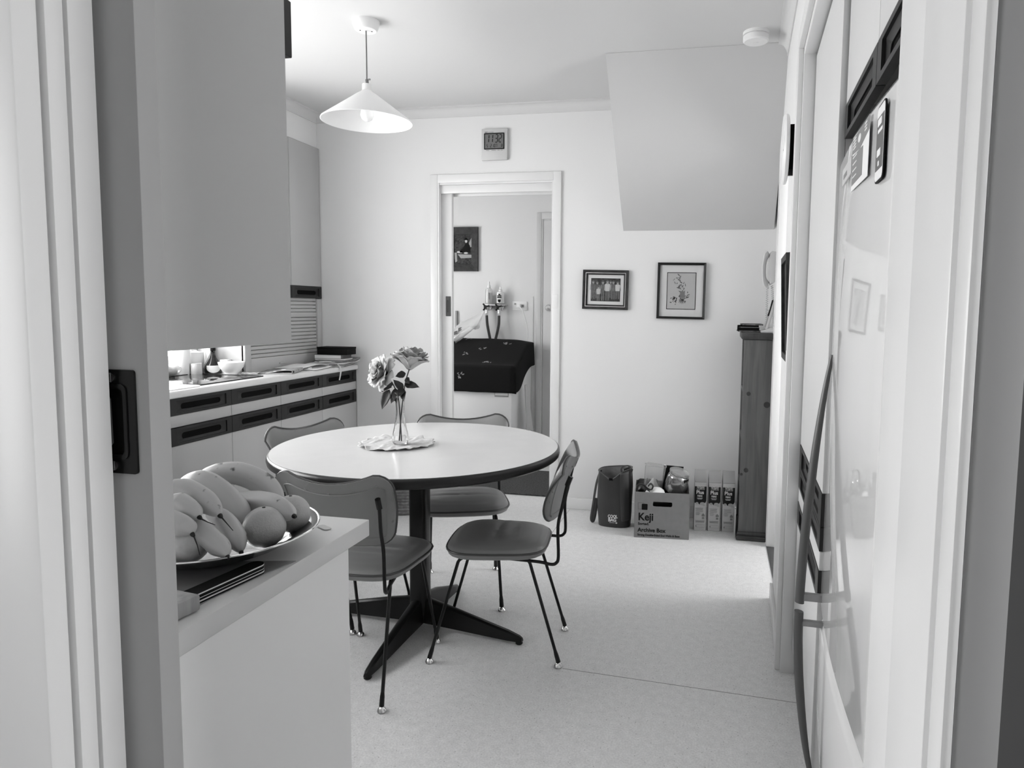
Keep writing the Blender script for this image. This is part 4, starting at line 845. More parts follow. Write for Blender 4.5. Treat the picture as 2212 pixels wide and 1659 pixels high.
t = thing('sunglasses_case', 'tangle of dark straps in the front left corner of the archive box', 'straps', inbox(-0.113, 0.055, 0.225), BA)
q = B(); q.tube(spline([(-0.035, -.02, 0.02), (-0.030, -.03, 0.075), (0.0, -.03, 0.085), (0.03, -.03, 0.06), (0.05, -.02, 0.055), (0.058, -.02, 0.075), (0.045, -.025, 0.09), (0.03, -.02, 0.075)], 6), 0.010, n=8, flat=(1, .45)); q.obj('strap', M['strapm'], parent=t)
q = B(); q.tube(spline([(-0.03, .0, 0.05), (-0.005, -.005, 0.062), (0.02, .0, 0.04), (0.04, 0.005, 0.025)], 6), 0.015, n=8, flat=(1, .5)); q.obj('padded_strap', M['bag'], parent=t)
q = B(); q.box((-0.012, -0.034, 0.040), (0.010, -0.030, 0.056), 0.001, m=Matrix.Rotation(.6, 4, 'Y')); q.obj('tag', M['paper'], parent=t)
t.name = 'strap_bundle'
t = thing('dark_tin', 'dark rounded tin lying below the shiny jar in the archive box', 'tin', inbox(0.088, 0.056, 0.165), BA)
q = B(); q.lathe([(0, 0), (0.045, 0), (0.048, 0.004), (0.048, 0.075), (0.044, 0.083), (0, 0.084)], 28); q.obj('tin_body', M['blackbox'], parent=t)
q = B(); q.lathe([(0.0485, 0.068), (0.0505, 0.070), (0.0505, 0.078), (0.046, 0.0845), (0, 0.0848)], 28); q.obj('tin_lid', M['ink'], parent=t)
def carton():
    t = thing('milk_carton', 'x', 'carton', group='row of drink cartons against the back wall')
    w, d = 0.0355, 0.0355
    q = B(); q.box((-w, -d, 0), (w, d, 0.298), 0.0015, seg=1); q.obj('body', M['carton'], parent=t)
    yz = Matrix(((0, 0, 1, 0), (1, 0, 0, 0), (0, 1, 0, 0), (0, 0, 0, 1)))
    q = B(); q.prism([(-d, 0.2985), (d, 0.2985), (0.010, 0.352), (0.010, 0.366), (0.004, 0.366), (-0.002, 0.352)], -w, w, m=yz)
    q.tube([(-w*.9, -d-.0005, 0.300), (w*.9, -d-.0005, 0.300)], 0.002, n=5); q.obj('gable_top', M['cartontop'], parent=t)
    f = frame((0, -d-0.0006, 0), (1, 0, 0), (0, 0, 1)); W = w*0.985
    q = B(); q.prism([(-W, 0.172), (-0.026, 0.166), (-0.016, 0.170), (-0.004, 0.160), (0.008, 0.166), (0.022, 0.168), (0.030, 0.174), (W, 0.184), (W, 0.272), (-W, 0.272)], 0, 0.0006, m=f); q.obj('dark_band', M['cartondark'], parent=t)
    f2 = frame((0, -d-0.0013, 0), (1, 0, 0), (0, 0, 1))
    q = B(); q.text('Plus', 0.031, f2 @ Matrix.Translation((-0.003, 0.226, 0)), align='CENTER', bold=0.0007, sx=0.92); q.text('FIBRE', 0.0155, f2 @ Matrix.Translation((-0.004, 0.208, 0)), align='CENTER', bold=0.0003, sx=0.82)
    for i, (ww, z) in enumerate(((0.034, 0.200), (0.026, 0.1945))): q.prism(rrect(ww, 0.0022, .0005, 2, (-0.004, z)), 0, .0004, m=f2)
    q.ring(rrect(0.046, 0.029, 0.002, 3, (0, 0.266)), rrect(0.044, 0.027, 0.002, 3, (0, 0.266)), 0, .0006, m=f2)
    q.text('UNCLE', 0.0150, f2 @ Matrix.Translation((0, 0.2675, 0)), align='CENTER', bold=0.0003, sx=.85); q.text('TOBYS', 0.0150, f2 @ Matrix.Translation((0, 0.2560, 0)), align='CENTER', bold=0.0003, sx=.85)
    q.obj('white_lettering', M['lblwhite'], parent=t)
    q = B()
    for x, z, rx, rz in ((0.012, 0.166, 0.015, 0.010), (-0.020, 0.168, 0.009, 0.007), (0.022, 0.156, 0.008, 0.004)): q.prism(blob(x, z, rx, rz), .0004, .0010, m=f2)
    q.obj('oat_picture', M['cartontop'], parent=t)
    q = B()
    for i in range(9): q.prism(rrect(0.046-(i % 3)*.004-(0.018 if i > 4 else 0), 0.0014, .0003, 2, (-0.005-(0.009 if i > 4 else 0), 0.138-i*0.0052)), 0, .0005, m=f2)
    q.prism([(0.010, 0.088), (0.028, 0.088), (0.028, 0.098), (0.019, 0.107), (0.010, 0.098)], 0, .0005, m=f2); q.prism(rrect(0.014, 0.012, .001, 2, (0.019, 0.078)), 0, .0004, m=f2)
    for z, ww in ((0.060, .056), (0.0555, .050), (0.051, .052)): q.prism(rrect(ww, 0.0022, .0004, 2, (0, z)), 0, .0005, m=f2)
    q.ring(rrect(0.050, 0.018, .002, 3, (0.004, 0.028)), rrect(0.049, 0.017, .002, 3, (0.004, 0.028)), 0, .0005, m=f2); q.prism([(-0.026, 0.023), (-0.018, 0.023), (-0.022, 0.034)], 0, .0005, m=f2)
    q.obj('small_print', M['inkg'], parent=t)
    return t
c0 = carton(); c0.location = (-0.082, 4.205, 0.0); c0.rotation_euler = (0, 0, math.radians(5)); c0['label'] = 'drink carton with a dark band, nearest the archive box in the row of three'
dup(c0, (0.0015, 4.211, 0), math.radians(5), 'middle drink carton with a dark band in the row of three'); dup(c0, (0.085, 4.217, 0), math.radians(5), 'drink carton with a dark band, nearest the narrow shelf unit in the row of three')
bd = thing('thin_board', 'thin pale board wedged between the last drink carton and the shelf unit', 'board', (0.1262, 4.13, 0.0), 0.0)
q = B(); q.box((-0.0035, -0.045, 0), (0.0045, 0.06, 0.185), 0.001); q.obj('board_body', M['carton'], parent=bd)
q = B(); q.box((-0.0035, -0.0456, 0.172), (0.0045, -0.0451, 0.175)); q.obj('printed_line', M['ink'], parent=bd)

# ================================================================== PANTRY, FRIDGE, CUPBOARDS ABOVE (local frame of the right wall)
pn = thing('pantry_cupboard', 'tall white pantry cupboard with three dark pull rails left of the fridge', 'cupboard', rloc(0.04, 2.23, 0), RW)
q = B(); q.box((0.018, -0.374, 0.10), (0.64, 0.325, 2.205)); q.box((0.055, -0.374, 0.0), (0.64, 0.325, 0.10)); q.obj('body', M['lam2'], parent=pn)
def rrail(parent, y0, y1, z0, z1, nm='pull_rail'):
    q = rail_mesh(y1-y0, z1-z0, frame((0.0165, (y0+y1)/2, (z0+z1)/2), (0, -1, 0), (0, 0, 1)), 0.10, 0.07)
    return q.obj(nm, M['dark'], parent=parent, label='dark brown pull rail with a recessed finger slot')
Y0, Y1 = -0.373, 0.322
q = B(); q.box((0.0, Y0, 0.861), (0.017, Y1, 2.20), 0.001); dr = q.obj('tall_door', M['lam2'], parent=pn); 
dr.location = (0, 0, 0); rrail(dr, Y0, Y1, 0.772, 0.859)
q = B(); q.box((0.0, Y0, 0.655), (0.017, Y1, 0.704), 0.001); dw = q.obj('drawer', M['lam2'], parent=pn); rrail(dw, Y0, Y1, 0.706, 0.770)
q = B(); q.box((0.0, Y0, 0.105), (0.017, Y1, 0.574), 0.001); dl = q.obj('lower_door', M['lam2'], parent=pn); rrail(dl, Y0, Y1, 0.576, 0.653)
fc = thing('fridge_cupboard', 'white double cupboard with dark pull rails above the fridge', 'cupboard', rloc(0.055, 1.43, 1.757), RW)
q = B(); q.box((0.018, -0.50, 0.08), (0.62, 0.42, 0.465)); q.box((0.30, -0.50, 0.0), (0.62, 0.42, 0.08)); q.obj('body', M['lam2'], parent=fc)
for a, c in ((0.002, 0.417), (-0.415, -0.002)):
    q = B(); q.box((0.0, a, 0.080), (0.017, c, 0.462), 0.001); dr = q.obj('door', M['lam2'], parent=fc)
    q = rail_mesh(c-a, 0.080, frame((0.0165, (a+c)/2, 0.039), (0, -1, 0), (0, 0, 1)), 0.06, 0.06); q.obj('pull_rail', M['dark'], parent=dr)
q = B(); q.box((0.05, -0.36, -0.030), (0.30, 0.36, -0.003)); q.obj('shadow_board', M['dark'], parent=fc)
fr = thing('fridge', 'white fridge with long curved grey handles and magnets, behind the right doorjamb', 'fridge', rloc(0.045, 1.47, 0), RW)
def plan(x0, bulge, ya, yb, r, n=8, back=0.03, r2=0.018):
    P = [(back, ya), (x0+r*0.9, ya)]
    for i in range(1, n+1):
        a = PI/2*i/n; P.append((x0+r*0.9*(1-math.sin(a)), ya+r*(1-math.cos(a))))
    for i in range(1, 12):
        t = i/12; y = ya+r+(yb-ya-r-r2)*t; P.append((x0-bulge*math.sin(PI*t), y))
    for i in range(0, n+1):
        a = PI/2*(1-i/n); P.append((x0+r2*0.9*(1-math.sin(a)), yb-r2*(1-math.cos(a))))
    P += [(back, yb)]
    return P
def doorloft(q, pl, z0, z1, rv=0.022):
    bm = q.bm; rings = []
    cx = 0.05
    for dz, ins in ((0, rv), (rv*.35, rv*.3), (rv, 0)):
        rings.append([bm.verts.new((min(x+ins*(1 if x < 0.055 else 0), 0.075), y, z0+dz)) for x, y in pl])
    for dz, ins in ((rv, 0), (rv*.35, rv*.3), (0, rv)):
        rings.append([bm.verts.new((min(x+ins*(1 if x < 0.055 else 0), 0.075), y, z1-dz)) for x, y in pl])
    n = len(pl)
    for a, c in zip(rings[:-1], rings[1:]):
        for j in range(n): bm.faces.new((a[j], a[(j+1) % n], c[(j+1) % n], c[j]))
    bm.faces.new(rings[0][::-1]); bm.faces.new(rings[-1])
PL = plan(0.0, 0.010, -0.355, 0.380, 0.075, back=0.075)
q = B(); doorloft(q, PL, 0.553, 1.708); ud = q.obj('upper_door', M['fridge'], parent=fr, ang=50)
q = B(); doorloft(q, PL, 0.075, 0.541); ld_ = q.obj('freezer_drawer', M['fridge'], parent=fr, ang=50)
q = B(); q.box((0.078, -0.352, 0.02), (0.62, 0.377, 1.712), 0.004); q.obj('body', M['fridge'], parent=fr)
q = B(); q.box((0.068, -0.345, 0.0), (0.60, 0.37, 0.02)); q.obj('plinth', M['greyp'], parent=fr)
def arch(parent, pts, brk, w=0.024):
    q = B(); P = spline(pts, 8); n = len(P)
    q.tube(P, [w*0.55*(0.35+0.65*min(1, (i+1)/(n*0.55))) if pts[0][2] > pts[-1][2] and pts[0][2] > 0.8 else w*0.55*(0.45+0.55*min(1, (n-i)/(n*0.6))) for i in range(n)], n=10, flat=(0.7, 1.0))
    hd = q.obj('handle', M['handle'], parent=parent, label='long grey curved handle')
    q = B(); q.box(brk[0], brk[1], 0.003); q.obj('handle_bracket', M['greyp'], parent=parent)
HY = 0.335
arch(ud, [(-0.002, HY, 1.225), (-0.016, HY, 1.13), (-0.032, HY, 0.98), (-0.046, HY, 0.80), (-0.053, HY, 0.66), (-0.055, HY, 0.585)], ((-0.052, HY-0.008, 0.592), (0.01, HY+0.008, 0.612)))
arch(ld_, [(-0.055, HY, 0.562), (-0.054, HY, 0.48), (-0.046, HY, 0.36), (-0.030, HY, 0.23), (-0.014, HY, 0.145), (0.0, HY, 0.10)], ((-0.052, HY-0.008, 0.525), (0.01, HY+0.008, 0.540)))
FX = -0.0115
ff = frame((0, 0, 0), (0, -1, 0), (0, 0, 1))    # local x -> -y (right in view), z -> -x
def fm(y, z, out=0.0, rot=0.0): return Matrix.Translation((FX-out, y, z)) @ ff @ Matrix.Rotation(rot, 4, 'Z')
def fworld(y, z, out=0.0): 
    v = RM @ Vector((0.045+FX-out, 1.47+y, z)); return tuple(v)
fw_ = frame((0, 0, 0), (0, -1, 0), (0, 0, 1))
t = thing('flyer', 'printed flyer with a dark header held on the fridge door between the two magnets', 'flyer', fworld(-0.030, 1.630, 0.0), RW)
w, h = 0.195, 0.108
q = B(); q.prism(rrect(w, h, .0008, 2), 0, .0008, m=fw_ @ Matrix.Rotation(math.radians(-1), 4, 'Z')); q.obj('sheet', M['paper'], parent=t)
q = B(); q.prism([(-w/2, 0.022), (0, 0.014), (w/2, 0.027), (w/2, h/2-.001), (-w/2, h/2-.001)], .0008, .0012, m=fw_); q.prism([(-w/2+.004, -0.042), (0.035, -0.042), (0.035, 0.012), (-w/2+.004, 0.018)], .0008, .0012, m=fw_); q.obj('dark_print', M['inkg'], parent=t, kind='stuff')
q = B()
for i in range(4):
    q.prism(rrect(0.05, 0.0025, .0005, 2, (-0.06, 0.012-i*0.013)), .0012, .0015, m=fw_)
    q.prism(rrect(0.035, 0.003, .0005, 2, (-0.07, 0.048-i*0.006)), .0012, .0015, m=fw_)
for i in range(3): q.prism(rrect(0.024, 0.003, .0005, 2, (0.06, 0.047-i*0.006)), .0012, .0015, m=fw_)
q.prism(blob(-0.01, 0.036, .018, .008), .0012, .0015, m=fw_); q.obj('light_print', M['lblwhite'], parent=t, kind='stuff')
t = thing('phone_shaped_magnet', 'magnet shaped like a white smartphone with a dark screen on the fridge door', 'magnet', fworld(-0.212, 1.613, -0.0062), RW)
q = B(); q.prism(rrect(0.072, 0.128, 0.012, 5), 0, 0.0025, m=fw_); q.obj('black_border', M['ink'], parent=t)
q = B(); q.prism(rrect(0.066, 0.122, 0.010, 5), 0.0025, 0.003, m=fw_); q.obj('white_face', M['white'], parent=t)
q = B(); q.prism(rrect(0.060, 0.088, 0.001, 2), 0.003, 0.0034, m=fw_); q.obj('dark_screen', M['bookdark'], parent=t)
q = B()
for x, z, a, c in ((-.005, .035, .034, .012), (.002, .020, .04, .006), (-.004, -0.016, .03, .012), (-.002, -.034, .012, .008)): q.prism(rrect(a, c, .001, 2, (x, z)), .0034, .0037, m=fw_)
q.obj('screen_print', M['paper'], parent=t, kind='stuff')
t = thing('card_magnet', 'small pale strip magnet at the left edge of the fridge door beside the flyer', 'magnet', fworld(0.140, 1.632, -0.0015), RW)
q = B(); q.prism(rrect(0.13, 0.036, 0.002, 3), 0, .003, m=fw_ @ Matrix.Rotation(math.radians(3), 4, 'Z')); q.obj('strip', M['cream'], parent=t)
q = B(); q.prism(rrect(0.05, 0.010, 0.001, 3, (-0.02, -0.002)), .003, .0034, m=fw_ @ Matrix.Rotation(math.radians(3), 4, 'Z')); q.obj('printed_word', M['inkg'], parent=t)

# ================================================================== LAUNDRY THROUGH THE DOORWAY
wm = thing('washing_machine', 'pale washing machine under the dark cloth in the laundry', 'washing machine', (-2.0, 5.42, 0))
q = B(); q.box((-0.36, 0.0, 0.02), (0.345, 0.60, 0.852), 0.008); q.obj('cabinet', M['wm'], parent=wm)
q = B(); yz2 = Matrix(((0, 0, 1, 0), (1, 0, 0, 0), (0, 1, 0, 0), (0, 0, 0, 1))); q.prism([(0.30, 0.853), (0.59, 0.853), (0.59, 1.015), (0.52, 1.015), (0.38, 0.92)], -0.355, 0.22, m=yz2); q.obj('control_console', M['wm'], parent=wm)
q = B(); q.box((0.20, -0.004, 0.600), (0.32, 0.0, 0.638), 0.001); q.obj('badge', M['greyp'], parent=wm)
q = B(); q.box((0.205, -0.0052, 0.612), (0.315, -0.004, 0.633), 0.0005); q.obj('badge_face', M['white'], parent=wm)
cl = thing('dark_cloth', 'black cloth with pale embroidered sprigs draped over the washing machine', 'cloth', (-2.0, 5.42, 0))
def cl_top(x, y):
    t = max(0, min(1, (y-0.02)/0.50)); return 0.860+0.19*(t*t*(3-2*t))*(1-0.12*max(0, x/0.36)**2)+0.004*MN.noise(Vector((x*7, y*7, 1)))
def clothf(u, v):
    # v: 0 front hem .. front edge .. back ; u across with right-hand drop
    dr = 0.225
    s = u*(0.72+dr)       # across: from left -0.36 to 0.36 then down the right side
    yv = v*(0.60+dr)-dr   # depth: negative is the front drop
    x = -0.362+min(s, 0.72); xd = max(0, s-0.72); y = max(yv, -0.012); yd = max(0, -yv)
    x2 = x + (0.010+0.05*xd*(1+math.sin(y*14))*.5 if xd > 0 else 0)
    y2 = -0.012-0.03*yd*(1+0.6*math.sin(x*13+1)) if yd > 0 else y
    z = cl_top(x, max(y, 0)) - max(yd, xd)*1.03 if (yd > 0 and xd > 0) else cl_top(x, max(y, 0))-yd-xd*(1-0.25*max(0, y-0.2))
    if yd > 0 and xd > 0: y2 += 0.02; x2 += 0.01
    return Vector((x2, y2, z))
q = B(); q.grid(clothf, 60, 50); o = q.obj('cloth_body', M['cloth'], parent=cl, ang=80); solidify(o, 0.003, 0)
q = B(); rnd = random.Random(4)
for cx, cy, k in ((-0.10, -1, 7), (-0.30, 0.10, 5), (0.10, 0.10, 7), (-0.22, 0.46, 4), (0.18, 0.40, 6), (-0.02, 0.30, 4), (-0.14, 0.22, 4)):
    for i in range(k):
        a = rnd.uniform(0.2, 2.9); L = rnd.uniform(.018, .034)
        if cy < 0:
            m = frame((cx+rnd.uniform(-.03, .03), -0.030, 0.765+rnd.uniform(-.03, .02)), (1, 0, 0), (0, -.03, 1))
        else:
            x_, y_ = cx+rnd.uniform(-.03, .03), cy+rnd.uniform(-.02, .02); sl = (cl_top(x_, y_+.01)-cl_top(x_, y_-.01))/.02
            m = frame((x_, y_, cl_top(x_, y_)+.0035), (1, 0, 0), (0, 1, sl))
        leafp(q, 0, 0, a, L, L*.22, 0); 
        for v in list(q.bm.verts)[-12:]: v.co = m @ v.co
q.obj('embroidery', M['embro'], parent=cl, kind='stuff')
tw = thing('towel', 'pale towel hanging at the right side of the washing machine', 'towel', (-1.60, 5.66, 0))
def tow(u, v):
    w = 0.03+0.10*v; return Vector((0.0+0.035*v+0.014*math.sin(u*9+v*2)*v, -w+2*w*u, 0.68-0.43*v+0.03*v*math.sin(u*3)))
q = B(); q.grid(tow, 24, 20); o = q.obj('towel_body', M['towel'], parent=tw, ang=90); solidify(o, 0.008, 0)
q = B(); q.tube([tow(i/24, 0.985)+Vector((0.003, 0, 0)) for i in range(25)], 0.005, n=6); q.obj('hem', M['towel'], parent=tw)
def tap(x, label):
    t = thing('washing_machine_tap', label, 'tap', (x, 6.094, 1.335), group='two taps over the washing machine')
    q = B(); q.lathe([(0, 0), (0.030, 0), (0.028, 0.006), (0.013, 0.010), (0.013, 0.05), (0.02, 0.056), (0.02, 0.082), (0.012, 0.088), (0, 0.09)], 18, m=frame((0, 0, 0), (1, 0, 0), (0, 0, 1))); q.tube([(0, -0.055, 0), (0, -0.058, -0.035), (0, -0.058, -0.052)], [.014, .013, .015], n=12); q.obj('tap_body', M['chrome'], parent=t)
    q = B()
    for a in (0.3, 2.2, 4.2): q.tube([(0, -0.094, 0.004), (0.036*math.cos(a), -0.098, 0.004+0.036*math.sin(a))], [0.007, 0.0085], n=8)
    q.lathe([(0, 0), (0.014, 0), (0.014, 0.018), (0, 0.02)], 14, m=frame((0, -0.086, 0.004), (1, 0, 0), (0, 0, 1))); q.obj('tap_handle', M['blackmetal'], parent=t)
    q = B(); q.tube([(0, -0.058, -0.050), (0, -0.058, -0.072)], 0.012, n=10); q.obj('hose_nut', M['steel'], parent=t)
    return t
tap(-2.083, 'left tap with a dark cross handle over the washing machine'); tap(-1.965, 'right tap with a dark cross handle over the washing machine')
def hose(nm, lab, pts):
    q = B(); q.tube(spline(pts, 8), 0.0125, n=10); o = q.obj(nm, M['hose']); tag(o, lab, 'hose', 'two rubber hoses from the taps')
hose('hose', 'dark rubber hose hanging from the left tap', [(-2.083, 6.036, 1.262), (-2.075, 6.03, 1.18), (-2.05, 6.01, 1.09), (-2.03, 5.99, 1.03)])
hose('hose', 'dark rubber hose hanging from the right tap', [(-1.965, 6.036, 1.262), (-1.966, 6.03, 1.18), (-1.978, 6.01, 1.09), (-1.988, 5.99, 1.03)])
def spray(x, z, r, h, lab, dark):
    t = thing('spray_bottle', lab, 'bottle', (x, 6.045, z))
    q = B(); q.lathe([(0, 0), (r, 0), (r*1.02, 0.004), (r, h*0.60), (r*.9, h*.66), (r*.4, h*.70), (r*.4, h*.72), (0, h*.72)], 20); q.obj('bottle_body', M['white'] if dark else M['clear'], parent=t)
    if not dark:
        q = B(); q.lathe([(0, 0.002), (r*.9, 0.002), (r*.9, h*.48), (0, h*.48)], 18); q.obj('liquid', M['mount'], parent=t)
    q = B(); q.lathe([(0, h*.70), (r*.48, h*.70), (r*.46, h*.80), (r*.28, h*.84), (r*.24, h*.98), (0, h)], 14); q.obj('spray_cap', M['white'], parent=t)
    q = B(); f = frame((0, -r*1.03-.001, 0), (1, 0, 0), (0, 0, 1))
    if dark:
        for i, w in enumerate((.5, 1.15, 1.2)): q.prism(rrect(r*w, .010 if i else .013, .001, 2, (0, h*(.52-.09*i))), -.002, 0, m=f)
        q.prism([(-r*.4, h*.22), (r*.4, h*.22), (r*.38, h*.10), (0, h*.03), (-r*.38, h*.10)], -.002, 0, m=f)
    else:
        q.prism(rrect(r*.35, h*.3, .001, 2, (r*.45, h*.34)), -.003, 0, m=f)
    q.obj('label_print', M['ink'] if dark else M['inkg'], parent=t)
spray(-2.065, 1.368, 0.032, 0.205, 'tall clear pump bottle standing on the left tap in the laundry', False)
spray(-1.955, 1.375, 0.034, 0.150, 'shorter white pump bottle with a dark shield label on the right tap', True)
q = B(); q.box((-2.11, 6.00, 1.352), (-1.90, 6.092, 1.362), 0.002); o = q.obj('tap_shelf', M['steel']); tag(o, 'small metal ledge across the two taps carrying the pump bottles', 'shelf')
ot = thing('power_outlet', 'white power outlet with a plug on the laundry wall', 'outlet', (-1.785, 6.094, 1.352))
q = B(); q.box((-0.068, -0.010, -0.042), (0.068, 0.0, 0.042), 0.003); q.obj('plate', M['white'], parent=ot)
q = B(); q.box((-0.050, -0.014, 0.010), (-0.035, -0.010, 0.026), 0.001); q.box((0.02, -0.0125, -0.01), (0.04, -0.010, 0.012)); q.obj('switch', M['greyp'], parent=ot)
q = B(); q.box((-0.020, -0.040, -0.018), (0.018, -0.0105, 0.016), 0.006); q.tube(spline([(0.0, -0.04, -0.005), (0.04, -0.055, -0.04), (0.075, -0.05, -0.15), (0.09, -0.05, -0.26), (0.075, -0.05, -0.40)], 6), 0.004, n=6); o = q.obj('plug_and_cord', M['white'], parent=ot)
pbg = thing('plastic_bag', 'thin white plastic bag hanging from the left tap over the washing machine', 'bag', (-2.20, 6.0, 1.02))
def pb(u, v):
    a = u*2*PI; t = v; cx = 0.13-0.30*t**1.1; cz = 0.28-0.30*t; r = (0.008+0.105*math.sin(min(1, t*1.05)*PI*0.62)**1.3)*(1+.22*MN.noise(Vector((u*6, v*5, 1))))
    return Vector((cx+r*math.cos(a)*1.1*(1+.12*math.sin(7*a)), -0.09+0.45*r*math.sin(a)-.12*t, cz+0.35*r*math.cos(a)*(1 if t > .5 else -.2)+.02*math.sin(5*a)*t))
q = B(); q.grid(pb, 36, 26, closeu=True); q.obj('bag_body', M['bagp'], parent=pbg, ang=80)
q = B()
for i in range(5): q.prism([(x*0.02, y*0.012) for x, y in ((-1, -.6), (1, -.2), (.8, .5), (-.6, .8))], 0, .002, m=frame((-0.045-.02*i+.02*(i % 2), -0.215, 0.125-0.016*i), (1, 0, .5), (-.5, 0, 1)))
q.obj('dark_print', M['bookdark'], parent=pbg)
q = B(); q.box((-2.405, 6.07, 0.9), (-2.385, 6.099, 1.30), 0.003); o = q.obj('conduit', M['greyp']); tag(o, 'vertical grey conduit strip on the laundry wall beside the sliding door', 'conduit')
lpic = thing('laundry_picture', 'broad dark wooden frame with an old photograph on the laundry wall', 'picture', (-2.335, 6.1, 1.866))
m = wallm(0, -0.002, 0); W, H = 0.30, 0.402
q = B(); q.ring(rrect(W, H, .001, 2), rrect(W-.125, H-.135, .001, 2), 0, .024, m=m, zi=.016); q.obj('frame', M['woodframe'], parent=lpic)
q = B(); q.prism(rrect(W-.12, H-.13, .001, 2), 0, .005, m=m); ph = q.obj('photo', M['photo_bg'], parent=lpic)
qs, qd, qw = B(), B(), B()
qd.prism([(0.0, -.03), (0.075, -.03), (0.07, 0.03), (0.05, 0.062), (0.025, 0.05), (0.0, 0.01), (-.03, -.015), (-.03, -.03)], .0052, .0056); qs.prism(blob(0.032, 0.073, .011, .014), .0056, .006); qd.prism(blob(0.032, 0.089, .024, .006), .006, .0064); qd.prism(blob(0.032, 0.096, .012, .009), .006, .0064)
qs.prism(blob(-0.03, -.025, .03, .010), .0052, .0056); qs.prism(blob(0.03, -.034, .02, .008), .006, .0064); qw.prism([(-.05, -.045), (.085, -.05), (.085, -.078), (-.02, -.082)], .005, .0054); qw.prism([(-.085, -.03), (-.06, -.03), (-.055, -.11), (-.075, -.12)], .005, .0054); qw.prism([(0.06, 0.02), (0.085, 0.02), (.085, .11), (.06, .06)], .005, .0053)
for qq, mt, nm in ((qs, 'photow', 'light_shapes'), (qd, 'ink', 'seated_figure'), (qw, 'skin', 'mid_shapes')): qq.bm.transform(m); qq.obj(nm, M[mt], parent=ph)
dm = B(); dm.box((-1.84, 4.66, 0.0), (-1.155, 5.38, 0.012), 0.003); o = dm.obj('pile', M['mat_']); 
o.name = 'door_mat'; tag(o, 'dark ribbed door mat on the laundry floor just past the doorway', 'mat')

# ================================================================== LEFT WORKTOP CLUTTER
WZ = 0.9237
bk = thing('wicker_basket', 'dark woven basket on the floor under the table by the back wall', 'basket', (-1.98, 4.12, 0))
q = B()
prof = [(0.0, 0.006), (0.125, 0.006)]+[(0.128+0.03*i/24+(0.004 if i % 2 else 0), 0.010+0.24*i/24) for i in range(25)]+[(0.150, 0.25), (0.120, 0.02), (0.0, 0.02)]
q.lathe(prof, 64, wave=lambda a, z: .016*math.sin(a*24+(PI if int(z*100) % 2 else 0)) if 0.02 < z < 0.245 else 0); q.obj('woven_body', M['wicker'], parent=bk, ang=20)
q = B(); q.tube([(0.156*math.cos(a), 0.156*math.sin(a), 0.25+.003*math.sin(a*30)) for a in [2*PI*i/60 for i in range(61)]], 0.009, n=7, cap=False); q.obj('rim', M['wicker'], parent=bk)
bw = thing('white_bowl', 'white bowl on the left worktop beside the dark bottle', 'bowl', (-2.779, 3.522, WZ))
q = B(); q.lathe([(0.0, 0.0), (0.031, 0.0), (0.033, 0.007), (0.050, 0.022), (0.065, 0.046), (0.071, 0.068), (0.0715, 0.072), (0.068, 0.072), (0.062, 0.047), (0.045, 0.026), (0.0, 0.012)], 40); q.obj('bowl_body', M['white'], parent=bw, ang=50)
q = B(); q.tube([(0.0697*math.cos(a), 0.0697*math.sin(a), 0.072) for a in [2*PI*i/40 for i in range(41)]], 0.0022, n=6, cap=False); q.obj('rim', M['white'], parent=bw)
bo = thing('sauce_bottle', 'dark round-bellied bottle with a pale half-round label on the left worktop', 'bottle', (-2.915, 3.54, WZ)); bo.scale = (.76, .76, .95)
q = B(); q.lathe([(0.0, 0.0), (0.056, 0.0), (0.062, 0.006), (0.063, 0.028), (0.056, 0.052), (0.040, 0.075), (0.024, 0.098), (0.0165, 0.118), (0.0155, 0.140), (0.017, 0.142), (0, 0.142)], 32); q.obj('bottle_body', M['bottle'], parent=bo, ang=60)
q = B(); q.lathe([(0, 0.1421), (0.0185, 0.1421), (0.0185, 0.170), (0.016, 0.174), (0, 0.174)], 20); q.obj('cap', M['ink'], parent=bo)
q = B()
def lbl(u, v):
    a = math.radians(-105+110*u); zt = 0.052; zb = 0.052-0.044*math.sqrt(max(0, 1-(2*u-1)**2)); z = zb+(zt-zb)*v
    r = 0.0638 if z < 0.028 else 0.0638-(z-0.028)*0.29
    return Vector((r*math.cos(a), r*math.sin(a), z))
q.grid(lbl, 20, 6); q.obj('label', M['lblwhite'], parent=bo, ang=180)
q = B(); q.tube(spline([(-0.018, -.01, 0.125), (-0.035, -.02, 0.09), (-0.058, -0.03, 0.05), (-0.06, -.035, 0.035)], 4), 0.004, n=6); q.obj('ribbon', M['lblwhite'], parent=bo)
def canister(nm, lab, cat, x, y, r, h, mt='white', lid=True, sq=None):
    t = thing(nm, lab, cat, (x, y, WZ))
    q = B(); q.lathe([(0, 0), (r*.98, 0), (r, 0.004), (r, h*.93), (r*.97, h*.96), (0, h*.96)], 28, sq=sq); q.obj('body', M[mt], parent=t)
    q = B(); q.lathe([(0, h*.961), (r*.96, h*.961), (r*.96, h), (r*.5, h+.002), (r*.2, h+.010), (0, h+.011)] if lid else [(r*.3, h*.961), (r*.98, h*.961), (r*.9, h*.975), (r*.3, h*.965)], 28, sq=sq); q.obj('lid' if lid else 'rim', M[mt], parent=t)
    return t
t = canister('storage_canister', 'white canister with a knob lid left of the dark bottle on the worktop', 'canister', -3.014, 3.515, 0.045, 0.125)
q = B(); q.prism(rrect(0.006, 0.026, .002, 3), 0, .002, m=frame((-0.022, -0.0405, 0.06), (1, -.5, 0), (0, 0, 1))); q.obj('printed_bar', M['inkg'], parent=t)
canister('beaker', 'short white beaker in front of the canister and left of the bottle', 'beaker', -2.955, 3.452, 0.030, 0.068, 'cream', lid=False)
canister('paper_roll', 'white paper roll standing at the back of the worktop by the window', 'paper roll', -3.02, 3.42, 0.042, 0.20, 'white', lid=False)

